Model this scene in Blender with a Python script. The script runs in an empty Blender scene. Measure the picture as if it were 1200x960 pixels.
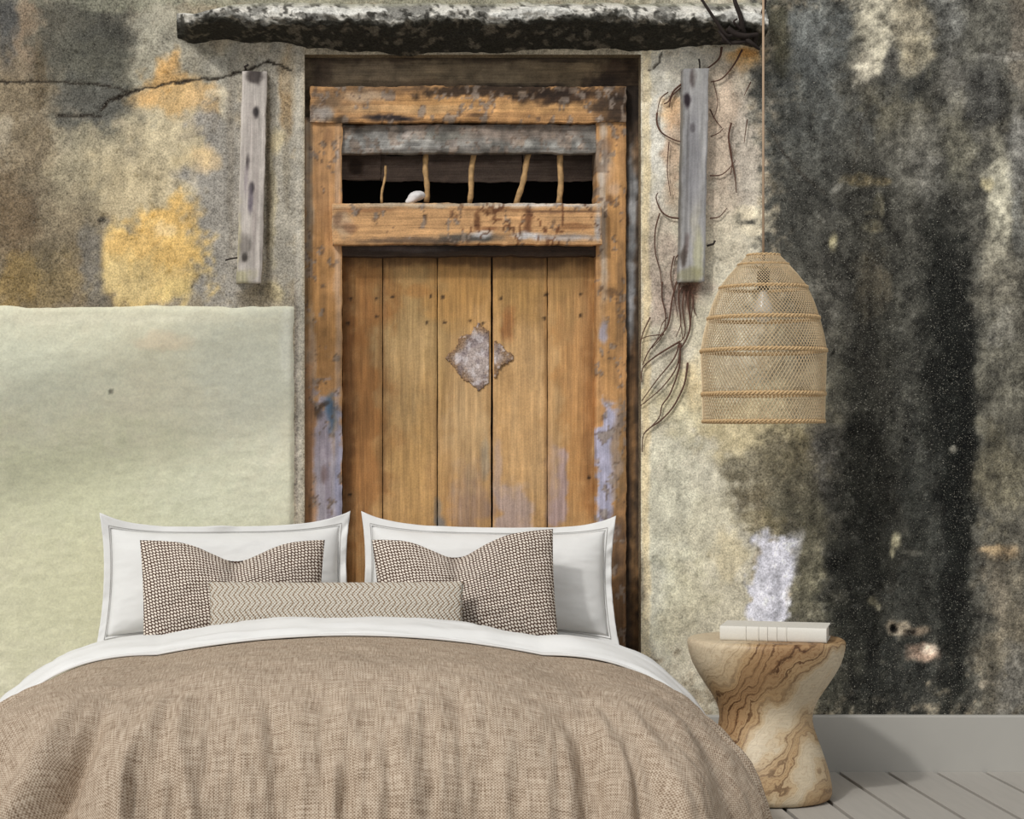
import bpy, bmesh, math, random
import numpy as np
from mathutils import Vector, Matrix

random.seed(7)
SC = bpy.context.scene
COL = SC.collection

# ------------------------------------------------------------------ camera
F, ZW, H0, CX, CY = 2310.0, 7.0, 1.15, 410.0, 524.0   # focal px, wall distance, eye height, vanishing point
cam = bpy.data.cameras.new('camera')
cam.sensor_width = 36.0
cam.lens = F * 36.0 / 1200.0
cam.shift_x = (600.0 - CX) / 1200.0
cam.shift_y = (CY - 480.0) / 1200.0
cam.clip_end = 60
camo = bpy.data.objects.new('camera', cam)
camo.location = (0, -ZW, H0)
camo.rotation_euler = (math.pi / 2, 0, 0)
COL.objects.link(camo)
SC.camera = camo

# ------------------------------------------------------------------ light and exposure
world = bpy.data.worlds.new('world')
SC.world = world
world.use_nodes = True
world.node_tree.nodes['Background'].inputs[0].default_value = (0.97, 0.985, 1.0, 1)
world.node_tree.nodes['Background'].inputs[1].default_value = 0.55
sun = bpy.data.lights.new('daylight', 'SUN')
sun.energy = 1.1
sun.angle = math.radians(28)
sun.color = (1.0, 0.985, 0.96)
suno = bpy.data.objects.new('daylight', sun)
sd = Vector((0.50, 0.62, -0.62)).normalized()
suno.rotation_euler = sd.to_track_quat('-Z', 'Y').to_euler()
suno.location = (-3, -4, 4)
COL.objects.link(suno)
sun2 = bpy.data.lights.new('low_sun', 'SUN')      # the crisper core of the daylight, throws the soft shadow bands
sun2.energy = 1.2
sun2.angle = math.radians(3.0)
sun2.color = (1.0, 0.985, 0.96)
sun2o = bpy.data.objects.new('low_sun', sun2)
sun2o.rotation_euler = sd.to_track_quat('-Z', 'Y').to_euler()
sun2o.location = (-3.2, -4, 4)
COL.objects.link(sun2o)
vs = SC.view_settings
SC.display_settings.display_device = 'sRGB'
vs.view_transform = 'Standard'
vs.look = 'None'
vs.exposure = 0.0
vs.gamma = 1.0
vs.use_curve_mapping = False
SC.cycles.use_denoising = True
SC.cycles.denoising_prefilter = 'ACCURATE'


# ------------------------------------------------------------------ helpers: numbers
def P(px, py, d):
    """photo position of the wall-parallel plane d metres in front of the wall -> world x, z"""
    s = F / (ZW - d)
    return (px - CX) / s, H0 - (py - CY) / s


def lin(c):
    c = np.asarray(c, float) / 255.0
    return np.where(c <= 0.04045, c / 12.92, ((c + 0.055) / 1.055) ** 2.4)


def rgba(r, g, b):
    return tuple(float(v) for v in lin((r, g, b))) + (1.0,)


_tab = {}


def vnoise(x, y, seed):
    if seed not in _tab:
        _tab[seed] = np.random.RandomState(seed).rand(256, 256)
    t = _tab[seed]
    xi, yi = np.floor(x).astype(int), np.floor(y).astype(int)
    fx, fy = x - xi, y - yi
    fx, fy = fx * fx * (3 - 2 * fx), fy * fy * (3 - 2 * fy)
    a, b = xi & 255, yi & 255
    a1, b1 = (a + 1) & 255, (b + 1) & 255
    return (t[a, b] * (1 - fx) + t[a1, b] * fx) * (1 - fy) + (t[a, b1] * (1 - fx) + t[a1, b1] * fx) * fy


def fbm(x, y, sx, sy, octv=4, seed=1, gain=0.55):
    v, amp, tot = 0.0, 1.0, 0.0
    for i in range(octv):
        v = v + amp * vnoise(x / sx * 2 ** i + 17.3 * i, y / sy * 2 ** i + 9.1 * i, seed + i)
        tot += amp
        amp *= gain
    return v / tot


def sstep(a, b, x):
    t = np.clip((x - a) / (b - a), 0, 1)
    return t * t * (3 - 2 * t)


def paint(px, py, base, strokes, seed=1):
    """stains, paint layers and some painted-in shade of a surface: base colour, then patches with ragged edges; sRGB in, linear out"""
    c = np.empty(px.shape + (3,))
    c[:] = base
    wx = fbm(px, py, 26, 26, 4, seed + 100) - 0.5
    wy = fbm(px, py, 26, 26, 4, seed + 200) - 0.5
    rg = fbm(px, py, 9, 9, 3, seed + 300) - 0.5
    for s in strokes:
        cx, cy, rx, ry, colr, st = s[:6]
        o = s[6] if len(s) > 6 else {}
        warp = o.get('warp', min(0.8 * min(rx, ry), 35) if min(rx, ry) < 14 else min(1.12 * min(rx, ry), 35))
        soft = o.get('soft', 0.45)
        rag = o.get('rag', 0.7)
        p = o.get('p', 2.0)
        dx, dy = px + wx * warp * 2 - cx, py + wy * warp * 2 - cy
        a = math.radians(o.get('ang', 0))
        if a:
            dx, dy = dx * math.cos(a) + dy * math.sin(a), -dx * math.sin(a) + dy * math.cos(a)
        d = (np.abs(dx / rx) ** p + np.abs(dy / ry) ** p) ** (1 / p) + rg * rag
        m = (1 - sstep(1 - soft, 1 + soft, d)) * st
        if 'streak' in o:
            m = m * (0.35 + 1.1 * fbm(px, py, o['streak'][0], o['streak'][1], 3, seed + 400))
            m = np.clip(m, 0, 1)
        c = c * (1 - m[..., None]) + np.asarray(colr, float) * m[..., None]
    g = c.mean(-1, keepdims=True)
    return g + (c - g) * 0.86


def line_mask(px, py, pts, w):
    m = np.zeros(px.shape)
    for (x0, y0), (x1, y1) in zip(pts[:-1], pts[1:]):
        vx, vy = x1 - x0, y1 - y0
        t = np.clip(((px - x0) * vx + (py - y0) * vy) / (vx * vx + vy * vy), 0, 1)
        d = np.hypot(px - x0 - t * vx, py - y0 - t * vy)
        m = np.maximum(m, 1 - sstep(w * 0.4, w, d))
    return m


# ------------------------------------------------------------------ helpers: objects
def link(o, parent=None):
    COL.objects.link(o)
    if parent is not None:
        o.parent = parent
    return o


def tag(o, label=None, cat=None, group=None, kind=None):
    if label: o['label'] = label
    if cat: o['category'] = cat
    if group: o['group'] = group
    if kind: o['kind'] = kind
    return o


def empty(name, loc=(0, 0, 0), rot=(0, 0, 0)):
    o = bpy.data.objects.new(name, None)
    o.location, o.rotation_euler = loc, rot
    o.empty_display_size = 0.1
    return link(o)


def mesh(name, verts, faces, mat, parent=None, uv=None, col=None, smooth=True, sharp=None, weld=False):
    me = bpy.data.meshes.new(name)
    verts = np.asarray(verts, float).reshape(-1, 3)
    if isinstance(faces, np.ndarray):
        n, q = len(verts), len(faces)
        me.vertices.add(n)
        me.vertices.foreach_set('co', verts.ravel())
        me.loops.add(q * 4)
        me.loops.foreach_set('vertex_index', faces.ravel().astype(np.int32))
        me.polygons.add(q)
        me.polygons.foreach_set('loop_start', np.arange(q, dtype=np.int32) * 4)
        me.update(calc_edges=True)
    else:
        me.from_pydata([tuple(v) for v in verts], [], faces)
        me.update()
    if uv is not None:
        uv = np.asarray(uv, float).reshape(-1, 2)
        li = np.empty(len(me.loops), np.int32)
        me.loops.foreach_get('vertex_index', li)
        me.uv_layers.new(name='UVMap').data.foreach_set('uv', uv[li].ravel())
    if col is not None:
        col = np.asarray(col, float).reshape(-1, 3)
        c4 = np.ones((len(col), 4))
        c4[:, :3] = col
        me.color_attributes.new('Col', 'FLOAT_COLOR', 'POINT').data.foreach_set('color', c4.ravel())
    if weld:
        bm = bmesh.new()
        bm.from_mesh(me)
        bmesh.ops.remove_doubles(bm, verts=bm.verts, dist=1e-5)
        bm.to_mesh(me)
        bm.free()
    me.polygons.foreach_set('use_smooth', np.full(len(me.polygons), smooth))
    if sharp:
        me.set_sharp_from_angle(angle=math.radians(sharp))
    if mat: me.materials.append(mat)
    return link(bpy.data.objects.new(name, me), parent)


def gq(nx, ny, wrapx=False, wrapy=False, flip=False, off=0):
    """quads of an nx x ny vertex grid (index i*ny + j)"""
    i = np.arange(nx if wrapx else nx - 1)
    j = np.arange(ny if wrapy else ny - 1)
    I, J = np.meshgrid(i, j, indexing='ij')
    I2, J2 = (I + 1) % nx, (J + 1) % ny
    q = np.stack([I * ny + J, I2 * ny + J, I2 * ny + J2, I * ny + J2], -1).reshape(-1, 4) + off
    return q[:, ::-1] if flip else q


def box(name, lo, hi, mat, parent=None, bev=0.0, seg=2):
    bm = bmesh.new()
    bmesh.ops.create_cube(bm, size=1)
    for v in bm.verts:
        v.co = Vector([lo[k] + (v.co[k] + 0.5) * (hi[k] - lo[k]) for k in range(3)])
    if bev:
        bmesh.ops.bevel(bm, geom=list(bm.edges), offset=bev, segments=seg, affect='EDGES', profile=0.5)
    me = bpy.data.meshes.new(name)
    bm.to_mesh(me)
    bm.free()
    me.materials.append(mat)
    return link(bpy.data.objects.new(name, me), parent)


def tube_data(pts, r, sides=6):
    pts = [Vector(p) for p in pts]
    V, Fc = [], []
    up0 = Vector((0.31, 0.17, 0.93))
    for k, p in enumerate(pts):
        t = (pts[min(k + 1, len(pts) - 1)] - pts[max(k - 1, 0)]).normalized()
        a = t.cross(up0)
        if a.length < 1e-3: a = t.cross(Vector((1, 0, 0)))
        a.normalize()
        b = t.cross(a)
        rr = r[k] if hasattr(r, '__len__') else r
        for s in range(sides):
            th = 2 * math.pi * s / sides
            V.append(p + a * (rr * math.cos(th)) + b * (rr * math.sin(th)))
    for k in range(len(pts) - 1):
        for s in range(sides):
            s2 = (s + 1) % sides
            Fc.append((k * sides + s, k * sides + s2, (k + 1) * sides + s2, (k + 1) * sides + s))
    Fc.append(tuple(range(sides))[::-1])
    Fc.append(tuple((len(pts) - 1) * sides + s for s in range(sides)))
    return V, Fc


def tubes(name, lines, mat, parent=None, sides=6):
    V, Fc = [], []
    for pts, r in lines:
        v, f = tube_data(pts, r, sides)
        o = len(V)
        V += v
        Fc += [tuple(i + o for i in q) for q in f]
    return mesh(name, V, Fc, mat, parent)


def catmull(pts, n=6):
    pts = [Vector(p) for p in pts]
    out = []
    for k in range(len(pts) - 1):
        p0, p1, p2, p3 = pts[max(k - 1, 0)], pts[k], pts[k + 1], pts[min(k + 2, len(pts) - 1)]
        for i in range(n):
            t = i / n
            out.append(0.5 * ((2 * p1) + (p2 - p0) * t + (2 * p0 - 5 * p1 + 4 * p2 - p3) * t * t + (3 * p1 - p0 - 3 * p2 + p3) * t ** 3))
    out.append(pts[-1])
    return out


# ------------------------------------------------------------------ helpers: materials
class M:
    def __init__(self, name, rough=0.8, spec=0.3):
        self.m = bpy.data.materials.new(name)
        self.m.use_nodes = True
        self.t = self.m.node_tree
        self.b = self.t.nodes['Principled BSDF']
        self.b.inputs['Roughness'].default_value = rough
        self.b.inputs['Specular IOR Level'].default_value = spec

    def n(self, typ, ins=None, **props):
        nd = self.t.nodes.new(typ)
        for k, v in props.items(): setattr(nd, k, v)
        for k, v in (ins or {}).items():
            self.put(nd.inputs[k], v)
        return nd

    def put(self, sock, v):
        if isinstance(v, bpy.types.NodeSocket): self.t.links.new(v, sock)
        elif isinstance(v, bpy.types.Node): self.t.links.new(v.outputs[0], sock)
        else: sock.default_value = v

    def math(self, op, a, b=0.0, c=0.0):
        return self.n('ShaderNodeMath', {0: a, 1: b, 2: c}, operation=op).outputs[0]

    def noise(self, vec, scale, detail=3, rough=0.55, dist=0.0):
        return self.n('ShaderNodeTexNoise', {'Vector': vec, 'Scale': scale, 'Detail': detail, 'Roughness': rough, 'Distortion': dist}).outputs['Fac']

    def coord(self, which='Object', scale=None, rot=None):
        c = self.n('ShaderNodeTexCoord').outputs[which]
        if scale is not None or rot is not None:
            c = self.n('ShaderNodeMapping', {'Vector': c, 'Scale': scale or (1, 1, 1), 'Rotation': rot or (0, 0, 0)}).outputs[0]
        return c

    def ramp(self, fac, stops):
        r = self.n('ShaderNodeValToRGB', {'Fac': fac})
        e = r.color_ramp.elements
        while len(e) < len(stops): e.new(0.5)
        for el, (p, c) in zip(e, stops):
            el.position, el.color = p, c
        return r.outputs['Color']

    def rng(self, v, a, b, c, d):
        return self.n('ShaderNodeMapRange', {0: v, 1: a, 2: b, 3: c, 4: d}).outputs[0]

    def mix(self, fac, a, b, mode='MIX'):
        nd = self.n('ShaderNodeMix', data_type='RGBA', blend_type=mode)
        self.put(nd.inputs[0], fac)
        self.put(nd.inputs[6], a)
        self.put(nd.inputs[7], b)
        return nd.outputs[2]

    def scale(self, colr, f):
        nd = self.n('ShaderNodeVectorMath', operation='SCALE')
        self.put(nd.inputs[0], colr[:3] if isinstance(colr, tuple) else colr)
        self.put(nd.inputs[3], f)
        return nd.outputs[0]

    def out(self, colr, bump=None, strength=0.3, dist=0.004):
        self.put(self.b.inputs['Base Color'], colr)
        if bump is not None:
            bn = self.n('ShaderNodeBump', {'Height': bump, 'Strength': strength, 'Distance': dist})
            self.t.links.new(bn.outputs[0], self.b.inputs['Normal'])
        return self.m


def mat_plaster(name, amt=0.58, gs=165, bump=0.5, pep=0.38, fleck=0.0):
    k = M(name, 0.92, 0.15)
    c = k.coord('Object')
    col = k.n('ShaderNodeAttribute', attribute_name='Col').outputs['Color']
    n1 = k.noise(c, gs, 2, 0.65)
    n2 = k.noise(c, gs * 0.35, 3, 0.6)
    g = k.math('ADD', k.rng(n1, 0.3, 0.7, -amt, amt), k.rng(n2, 0.3, 0.7, -amt * 0.45, amt * 0.45))
    lum = k.n('ShaderNodeRGBToBW', {0: col}).outputs[0]
    g = k.math('MULTIPLY', g, k.rng(lum, 0.18, 0.5, 1.0, 0.6))      # clean pale plaster is smoother than the mouldy parts
    out_ = k.scale(col, k.math('MAXIMUM', k.math('ADD', g, 1.10), 0.15))
    if fleck:
        fl = k.noise(c, gs * 1.3, 2, 0.7)
        fm = k.math('MULTIPLY', k.rng(fl, 0.60, 0.74, 0.0, fleck), k.rng(lum, 0.05, 0.26, 1.0, 0.0))
        out_ = k.mix(fm, out_, rgba(172, 168, 154))
    spk = k.noise(c, gs * 0.7, 1, 0.5)
    out_ = k.mix(k.rng(spk, 0.66, 0.76, 0.0, pep * 0.8), out_, rgba(28, 26, 23))
    h = k.math('ADD', k.math('MULTIPLY', n1, 0.5), n2)
    return k.out(out_, h, bump, 0.004)


def mat_board(name, amt=0.25, axis='z', bump=0.5, rough=0.75):
    """old painted or bare timber: painted layers from the board, grain along the board"""
    k = M(name, rough, 0.25)
    long, short = 5.0, 150.0
    sc = {'z': (short, short, long), 'x': (long, short, short)}[axis]
    c = k.coord('Object', sc)
    c0 = k.coord('Object')
    col = k.n('ShaderNodeAttribute', attribute_name='Col').outputs['Color']
    g = k.noise(c, 1.0, 4, 0.65, 0.6)
    f = k.noise(c0, 190, 2, 0.6)
    v = k.math('ADD', k.rng(g, 0.3, 0.7, -amt, amt), k.rng(f, 0.3, 0.7, -amt * 0.6, amt * 0.6))
    col = k.scale(col, k.math('ADD', v, 1.0))
    return k.out(col, k.math('ADD', g, k.math('MULTIPLY', f, 0.5)), bump, 0.003)


def mat_plain(name, c, rough=0.7, amt=0.06, ns=40, bump=0.1, metal=0.0):
    k = M(name, rough, 0.3)
    k.b.inputs['Metallic'].default_value = metal
    o = k.coord('Object')
    n = k.noise(o, ns, 3)
    return k.out(k.scale(rgba(*c), k.rng(n, 0.3, 0.7, 1 - amt, 1 + amt)), n, bump, 0.002)


MAT_WALL = mat_plaster('weathered plaster', fleck=0.75)
MAT_PANEL = mat_plaster('green painted render', 0.15, 130, 0.55, 0.04)
MAT_LEDGE = mat_plaster('mossy concrete', 0.5, 130, 1.0, 0.75)
MAT_WV = mat_board('painted timber upright', 0.16, 'z')
MAT_WH = mat_board('painted timber across', 0.28, 'x', 0.7)
MAT_DARK = mat_plain('void shade black', (14, 12, 11), 0.9)  # near-black colour stands in for the unlit depth behind the transom
MAT_IRON = mat_plain('rusty iron', (40, 32, 28), 0.7, 0.3)

# ------------------------------------------------------------------ setting: wall
OPEN = (357, 64, 751)          # door opening: left, top, right


def axis_steps(a, b, step, lo, hi, coarse=24):
    return np.concatenate([np.arange(lo, a, coarse), np.arange(a, b, step), np.arange(b, hi + 1, coarse)])


gx = np.concatenate([np.arange(-560, -40, 26), np.linspace(-40, OPEN[0], 181)[:-1], np.linspace(OPEN[0], OPEN[2], 175)[:-1],
                     np.linspace(OPEN[2], 1250, 226)[:-1], np.arange(1250, 1720, 26)])
gy = np.concatenate([np.arange(-330, -20, 26), np.linspace(-20, OPEN[1], 38)[:-1], np.linspace(OPEN[1], 903, 370)])
PX, PY = np.meshgrid(gx, gy, indexing='ij')

W_STROKES = [
    # ---- left field
    (60, 300, 130, 90, (112, 98, 76), 0.8), (20, 250, 35, 60, (100, 84, 64), 0.7), (45, 200, 22, 60, (100, 90, 76), 0.6),
    (100, 195, 60, 50, (158, 149, 124), 0.85), (80, 250, 30, 50, (128, 118, 98), 0.6), (30, 170, 30, 40, (120, 106, 84), 0.6),
    (180, 190, 60, 90, (186, 173, 142), 0.85), (150, 250, 45, 60, (166, 152, 120), 0.5), (190, 165, 30, 40, (196, 184, 152), 0.5),
    (30, 60, 70, 45, (118, 106, 88), 0.9), (28, 25, 22, 40, (138, 118, 98), 0.6), (6, 20, 12, 45, (74, 76, 78), 0.85),
    (110, 60, 62, 85, (82, 82, 74), 0.95, {'soft': 0.6}), (128, 20, 34, 40, (64, 64, 60), 0.7), (70, 40, 24, 45, (92, 90, 82), 0.6),
    (100, 118, 50, 24, (84, 84, 80), 0.85), (20, 115, 45, 22, (118, 104, 82), 0.7), (46, 85, 7, 40, (92, 78, 58), 0.5),
    (187, 40, 28, 75, (160, 157, 142), 0.85), (170, 90, 14, 40, (150, 146, 130), 0.6), (200, 62, 18, 24, (140, 137, 126), 0.5),
    (235, 75, 40, 30, (150, 147, 134), 0.7), (280, 85, 40, 30, (146, 144, 136), 0.7), (320, 70, 30, 22, (150, 142, 126), 0.7),
    (195, 85, 22, 20, (196, 150, 88), 0.8), (188, 78, 10, 10, (214, 168, 104), 0.6), (205, 112, 45, 17, (206, 166, 106), 0.75),
    (172, 112, 14, 12, (212, 166, 104), 0.6), (240, 118, 24, 18, (206, 172, 122), 0.7), (262, 128, 5, 24, (214, 204, 178), 0.8),
    (255, 110, 14, 5, (214, 204, 178), 0.5), (245, 148, 18, 18, (150, 146, 142), 0.7), (230, 190, 26, 16, (196, 176, 134), 0.6),
    (235, 205, 25, 14, (150, 148, 146), 0.6), (265, 250, 34, 115, (146, 143, 138), 0.9, {'p': 4, 'soft': 0.25}),
    (240, 186, 18, 12, (212, 182, 134), 0.6), (270, 150, 10, 50, (140, 137, 130), 0.6),
    (200, 262, 34, 26, (218, 176, 100), 0.9), (180, 318, 56, 46, (206, 178, 116), 0.95, {'p': 4, 'soft': 0.3}),
    (205, 300, 26, 26, (222, 180, 102), 0.7), (160, 285, 30, 14, (210, 172, 102), 0.8), (196, 268, 12, 8, (226, 206, 164), 0.5),
    (150, 330, 26, 24, (200, 180, 128), 0.6), (205, 345, 26, 14, (212, 188, 122), 0.6),
    (110, 310, 14, 50, (112, 110, 106), 0.75, {'p': 3}), (20, 330, 28, 34, (132, 110, 66), 0.7), (70, 328, 30, 28, (140, 122, 84), 0.6),
    (60, 300, 20, 18, (94, 86, 70), 0.5), (118, 258, 5, 4, (40, 38, 36), 0.7),
    (326, 200, 22, 150, (152, 148, 138), 0.9, {'p': 4, 'soft': 0.25}), (335, 110, 8, 50, (140, 110, 70), 0.65), (322, 165, 9, 14, (192, 178, 140), 0.7),
    (345, 80, 14, 26, (160, 150, 132), 0.6), (335, 190, 4, 60, (120, 112, 96), 0.5), (322, 345, 12, 12, (188, 172, 126), 0.6),
    (318, 240, 5, 70, (176, 162, 120), 0.4), (300, 348, 22, 12, (96, 86, 68), 0.6),  # last stroke: the left batten's cast shadow below it, put into the colour
    (351, 340, 4.5, 300, (172, 168, 158), 0.8, {'p': 8, 'warp': 2, 'rag': 0.3}), (347, 480, 2, 140, (120, 112, 106), 0.6, {'p': 8, 'warp': 2}),
    (270, 180, 4, 120, (110, 102, 90), 0.35), (314, 210, 3, 120, (74, 64, 50), 0.7, {'warp': 2}),  # last stroke: the batten's shadow along its right side, painted on
    # ---- above the ledge
    (450, -6, 420, 14, (142, 142, 124), 0.8, {'p': 6}),
    # ---- right pier
    (820, 420, 76, 420, (186, 181, 164), 1.0, {'p': 6, 'soft': 0.14, 'warp': 9}),
    (775, 150, 26, 80, (198, 197, 190), 0.85), (850, 150, 44, 90, (182, 164, 146), 0.75, {'soft': 0.6}), (786, 128, 12, 20, (204, 166, 120), 0.75),
    (790, 180, 10, 60, (176, 138, 108), 0.45), (845, 130, 24, 30, (188, 166, 146), 0.5), (872, 70, 24, 16, (208, 160, 96), 0.75), (874, 62, 13, 6, (196, 136, 66), 0.7),
    (800, 70, 40, 14, (192, 188, 178), 0.7), (850, 210, 20, 60, (174, 158, 142), 0.5), (872, 190, 14, 90, (162, 156, 148), 0.6),
    (890, 265, 20, 26, (220, 210, 184), 0.9), (876, 250, 16, 10, (222, 210, 182), 0.7), (850, 285, 30, 26, (190, 180, 158), 0.5),
    (785, 340, 30, 46, (158, 138, 130), 0.7, {'soft': 0.7}), (808, 342, 9, 20, (92, 62, 48), 0.75), (772, 300, 14, 70, (166, 152, 138), 0.5),
    (800, 470, 40, 40, (202, 192, 152), 0.6), (815, 450, 16, 30, (214, 186, 138), 0.4), (790, 590, 40, 90, (188, 188, 170), 0.7), (840, 620, 30, 70, (188, 184, 162), 0.6),
    (770, 700, 26, 70, (190, 192, 178), 0.7), (800, 705, 30, 60, (184, 180, 152), 0.5), (830, 560, 26, 24, (196, 192, 176), 0.5), (830, 400, 30, 60, (196, 190, 166), 0.5),
    (757, 420, 4.5, 360, (210, 192, 152), 0.75, {'p': 8, 'warp': 3}), (840, 730, 60, 40, (176, 170, 148), 0.5),
    (855, 655, 16, 30, (196, 182, 146), 0.5),
    # ---- right field
    (1060, 400, 156, 480, (78, 77, 71), 1.0, {'p': 6, 'soft': 0.12, 'warp': 24}), (1250, 400, 90, 520, (92, 89, 80), 0.95, {'p': 6}),
    (925, 120, 34, 130, (70, 72, 70), 0.7), (962, 60, 34, 80, (98, 102, 102), 0.85, {'soft': 0.7}), (915, 40, 12, 40, (80, 76, 56), 0.6),
    (1032, 20, 28, 84, (188, 182, 162), 0.95, {'soft': 0.5, 'warp': 12}), (1018, 88, 13, 26, (194, 187, 168), 0.9), (1016, 102, 7, 8, (214, 206, 186), 0.7),
    (1070, 20, 20, 66, (158, 148, 124), 0.85, {'warp': 12}), (1082, 48, 7, 40, (180, 172, 148), 0.6), (1110, 26, 22, 44, (124, 125, 122), 0.75), (1066, 18, 20, 30, (150, 144, 128), 0.5),
    (1044, 76, 9, 26, (74, 73, 70), 0.9), (1052, 98, 24, 16, (62, 62, 59), 0.85), (1080, 104, 16, 22, (56, 57, 55), 0.8), (1015, 135, 14, 34, (72, 73, 72), 0.7),
    (1160, 40, 36, 70, (96, 95, 88), 0.7), (1192, 40, 12, 60, (106, 98, 88), 0.6), (1180, 66, 36, 6, (150, 148, 142), 0.5), (1150, 110, 24, 40, (64, 64, 62), 0.8), (1118, 100, 16, 40, (112, 110, 104), 0.6),
    (1055, 140, 40, 40, (96, 92, 78), 0.7), (1070, 185, 40, 46, (110, 108, 100), 0.75), (1120, 170, 20, 50, (134, 130, 112), 0.6), (1085, 215, 22, 24, (130, 128, 122), 0.5),
    (960, 170, 40, 60, (70, 71, 68), 0.6), (940, 240, 40, 60, (62, 62, 58), 0.7), (1035, 214, 10, 5, (146, 130, 96), 0.85), (1010, 213, 20, 8, (138, 122, 88), 0.8),
    (1030, 240, 5, 14, (186, 178, 146), 0.8), (1024, 266, 11, 8, (222, 210, 170), 0.98, {'warp': 4}), (1026, 268, 4, 3, (90, 74, 54), 0.5, {'warp': 3}), (1031, 245, 4, 12, (200, 190, 156), 0.8, {'warp': 3}), (976, 284, 5, 11, (198, 188, 146), 0.9), (1021, 250, 8, 3, (198, 188, 156), 0.7), (980, 222, 6, 4, (150, 148, 140), 0.6, {'ang': -40}),
    (1172, 235, 16, 75, (190, 186, 166), 0.95, {'warp': 10}), (1164, 300, 12, 40, (150, 146, 130), 0.7), (1192, 180, 12, 50, (122, 122, 120), 0.7), (1195, 270, 8, 40, (100, 102, 100), 0.6),
    (1156, 216, 7, 9, (170, 160, 126), 0.8), (1170, 330, 22, 46, (118, 114, 102), 0.6),
    (1170, 480, 40, 110, (96, 94, 84), 0.8), (1165, 560, 30, 60, (110, 104, 84), 0.6), (1178, 385, 20, 26, (142, 140, 132), 0.5), (1172, 646, 24, 10, (160, 134, 100), 0.75), (1165, 645, 14, 5, (190, 164, 124), 0.6),
    (1180, 740, 30, 80, (118, 110, 94), 0.7), (1168, 690, 14, 40, (128, 120, 106), 0.5), (1190, 800, 20, 40, (108, 108, 106), 0.6), (1152, 800, 6, 5, (178, 168, 150), 0.7),
    (960, 440, 46, 60, (80, 78, 68), 0.6), (915, 420, 34, 60, (140, 134, 114), 0.7), (975, 350, 26, 60, (84, 82, 76), 0.5),
    (890, 490, 60, 40, (172, 162, 130), 0.85, {'soft': 0.7}), (860, 505, 40, 26, (198, 184, 144), 0.6), (930, 520, 30, 30, (132, 122, 92), 0.7), (965, 545, 26, 40, (92, 90, 86), 0.7),
    (905, 560, 50, 50, (104, 98, 80), 0.85), (880, 580, 20, 20, (88, 80, 62), 0.6), (930, 600, 34, 50, (108, 104, 88), 0.75), (890, 610, 24, 14, (130, 118, 84), 0.5),
    (945, 660, 26, 60, (112, 108, 90), 0.8), (955, 700, 20, 50, (134, 130, 108), 0.55), (955, 800, 30, 60, (110, 106, 90), 0.5), (952, 825, 8, 20, (172, 158, 128), 0.6),
    (903, 682, 25, 54, (198, 200, 216), 0.98, {'p': 4, 'soft': 0.16, 'warp': 8, 'ang': 8}), (930, 650, 9, 26, (196, 198, 214), 0.5, {'p': 4}),
    (892, 720, 14, 30, (206, 208, 222), 0.7),
    # ---- black streaks
    (1106, 410, 30, 185, (24, 25, 23), 0.97, {'soft': 0.55, 'warp': 12}), (1118, 640, 20, 240, (22, 24, 22), 0.92, {'soft': 0.6, 'warp': 12}), (1130, 480, 12, 180, (16, 17, 16), 0.7, {'warp': 8}),
    (1020, 560, 36, 300, (36, 36, 32), 0.93, {'soft': 0.65, 'warp': 16}), (1030, 360, 26, 110, (46, 45, 40), 0.7), (1006, 700, 30, 150, (32, 33, 30), 0.85, {'soft': 0.7}),
    (1065, 520, 22, 200, (60, 60, 55), 0.8, {'soft': 0.7}), (1078, 650, 26, 150, (52, 54, 51), 0.7), (1060, 800, 40, 60, (40, 42, 40), 0.7), (1022, 330, 20, 40, (100, 92, 76), 0.5), (980, 780, 22, 60, (58, 58, 50), 0.6),
    (1050, 633, 5, 11, (176, 170, 140), 0.9), (1046, 648, 3, 7, (196, 190, 158), 0.9), (1068, 648, 12, 3, (120, 118, 108), 0.6), (1116, 527, 4, 4, (160, 156, 144), 0.7), (1024, 705, 6, 6, (130, 124, 100), 0.6),
    (1056, 737, 14, 9, (186, 172, 150), 0.9), (1076, 740, 12, 6, (150, 132, 112), 0.8), (1049, 737, 5, 5, (14, 13, 12), 1.0, {'warp': 2}), (1068, 741, 8, 4, (30, 25, 22), 0.8),
    (1082, 764, 18, 9, (188, 160, 140), 0.95), (1090, 760, 10, 5, (216, 202, 186), 0.6), (1145, 825, 5, 4, (160, 156, 140), 0.6), (1030, 712, 4, 4, (170, 164, 140), 0.7),
]
CRACKS = [
    ([(-5, 96), (40, 96), (90, 97), (125, 101), (140, 104), (150, 109)], 2.2, 0.8), ([(117, 128), (130, 118), (150, 109), (168, 103), (190, 100), (230, 93), (262, 91), (290, 81), (312, 72), (330, 77), (342, 83)], 2.2, 0.9),
    ([(66, 136), (90, 136), (118, 136)], 2.4, 0.7), ([(900, 150), (915, 175), (940, 205), (968, 228)], 2.2, 0.4), ([(1150, 60), (1200, 68)], 2.0, 0.25),
    ([(1020, 115), (1008, 150), (1000, 200)], 2.0, 0.3), ([(774, 62), (772, 74), (760, 84)], 2.0, 0.8),
]


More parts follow.
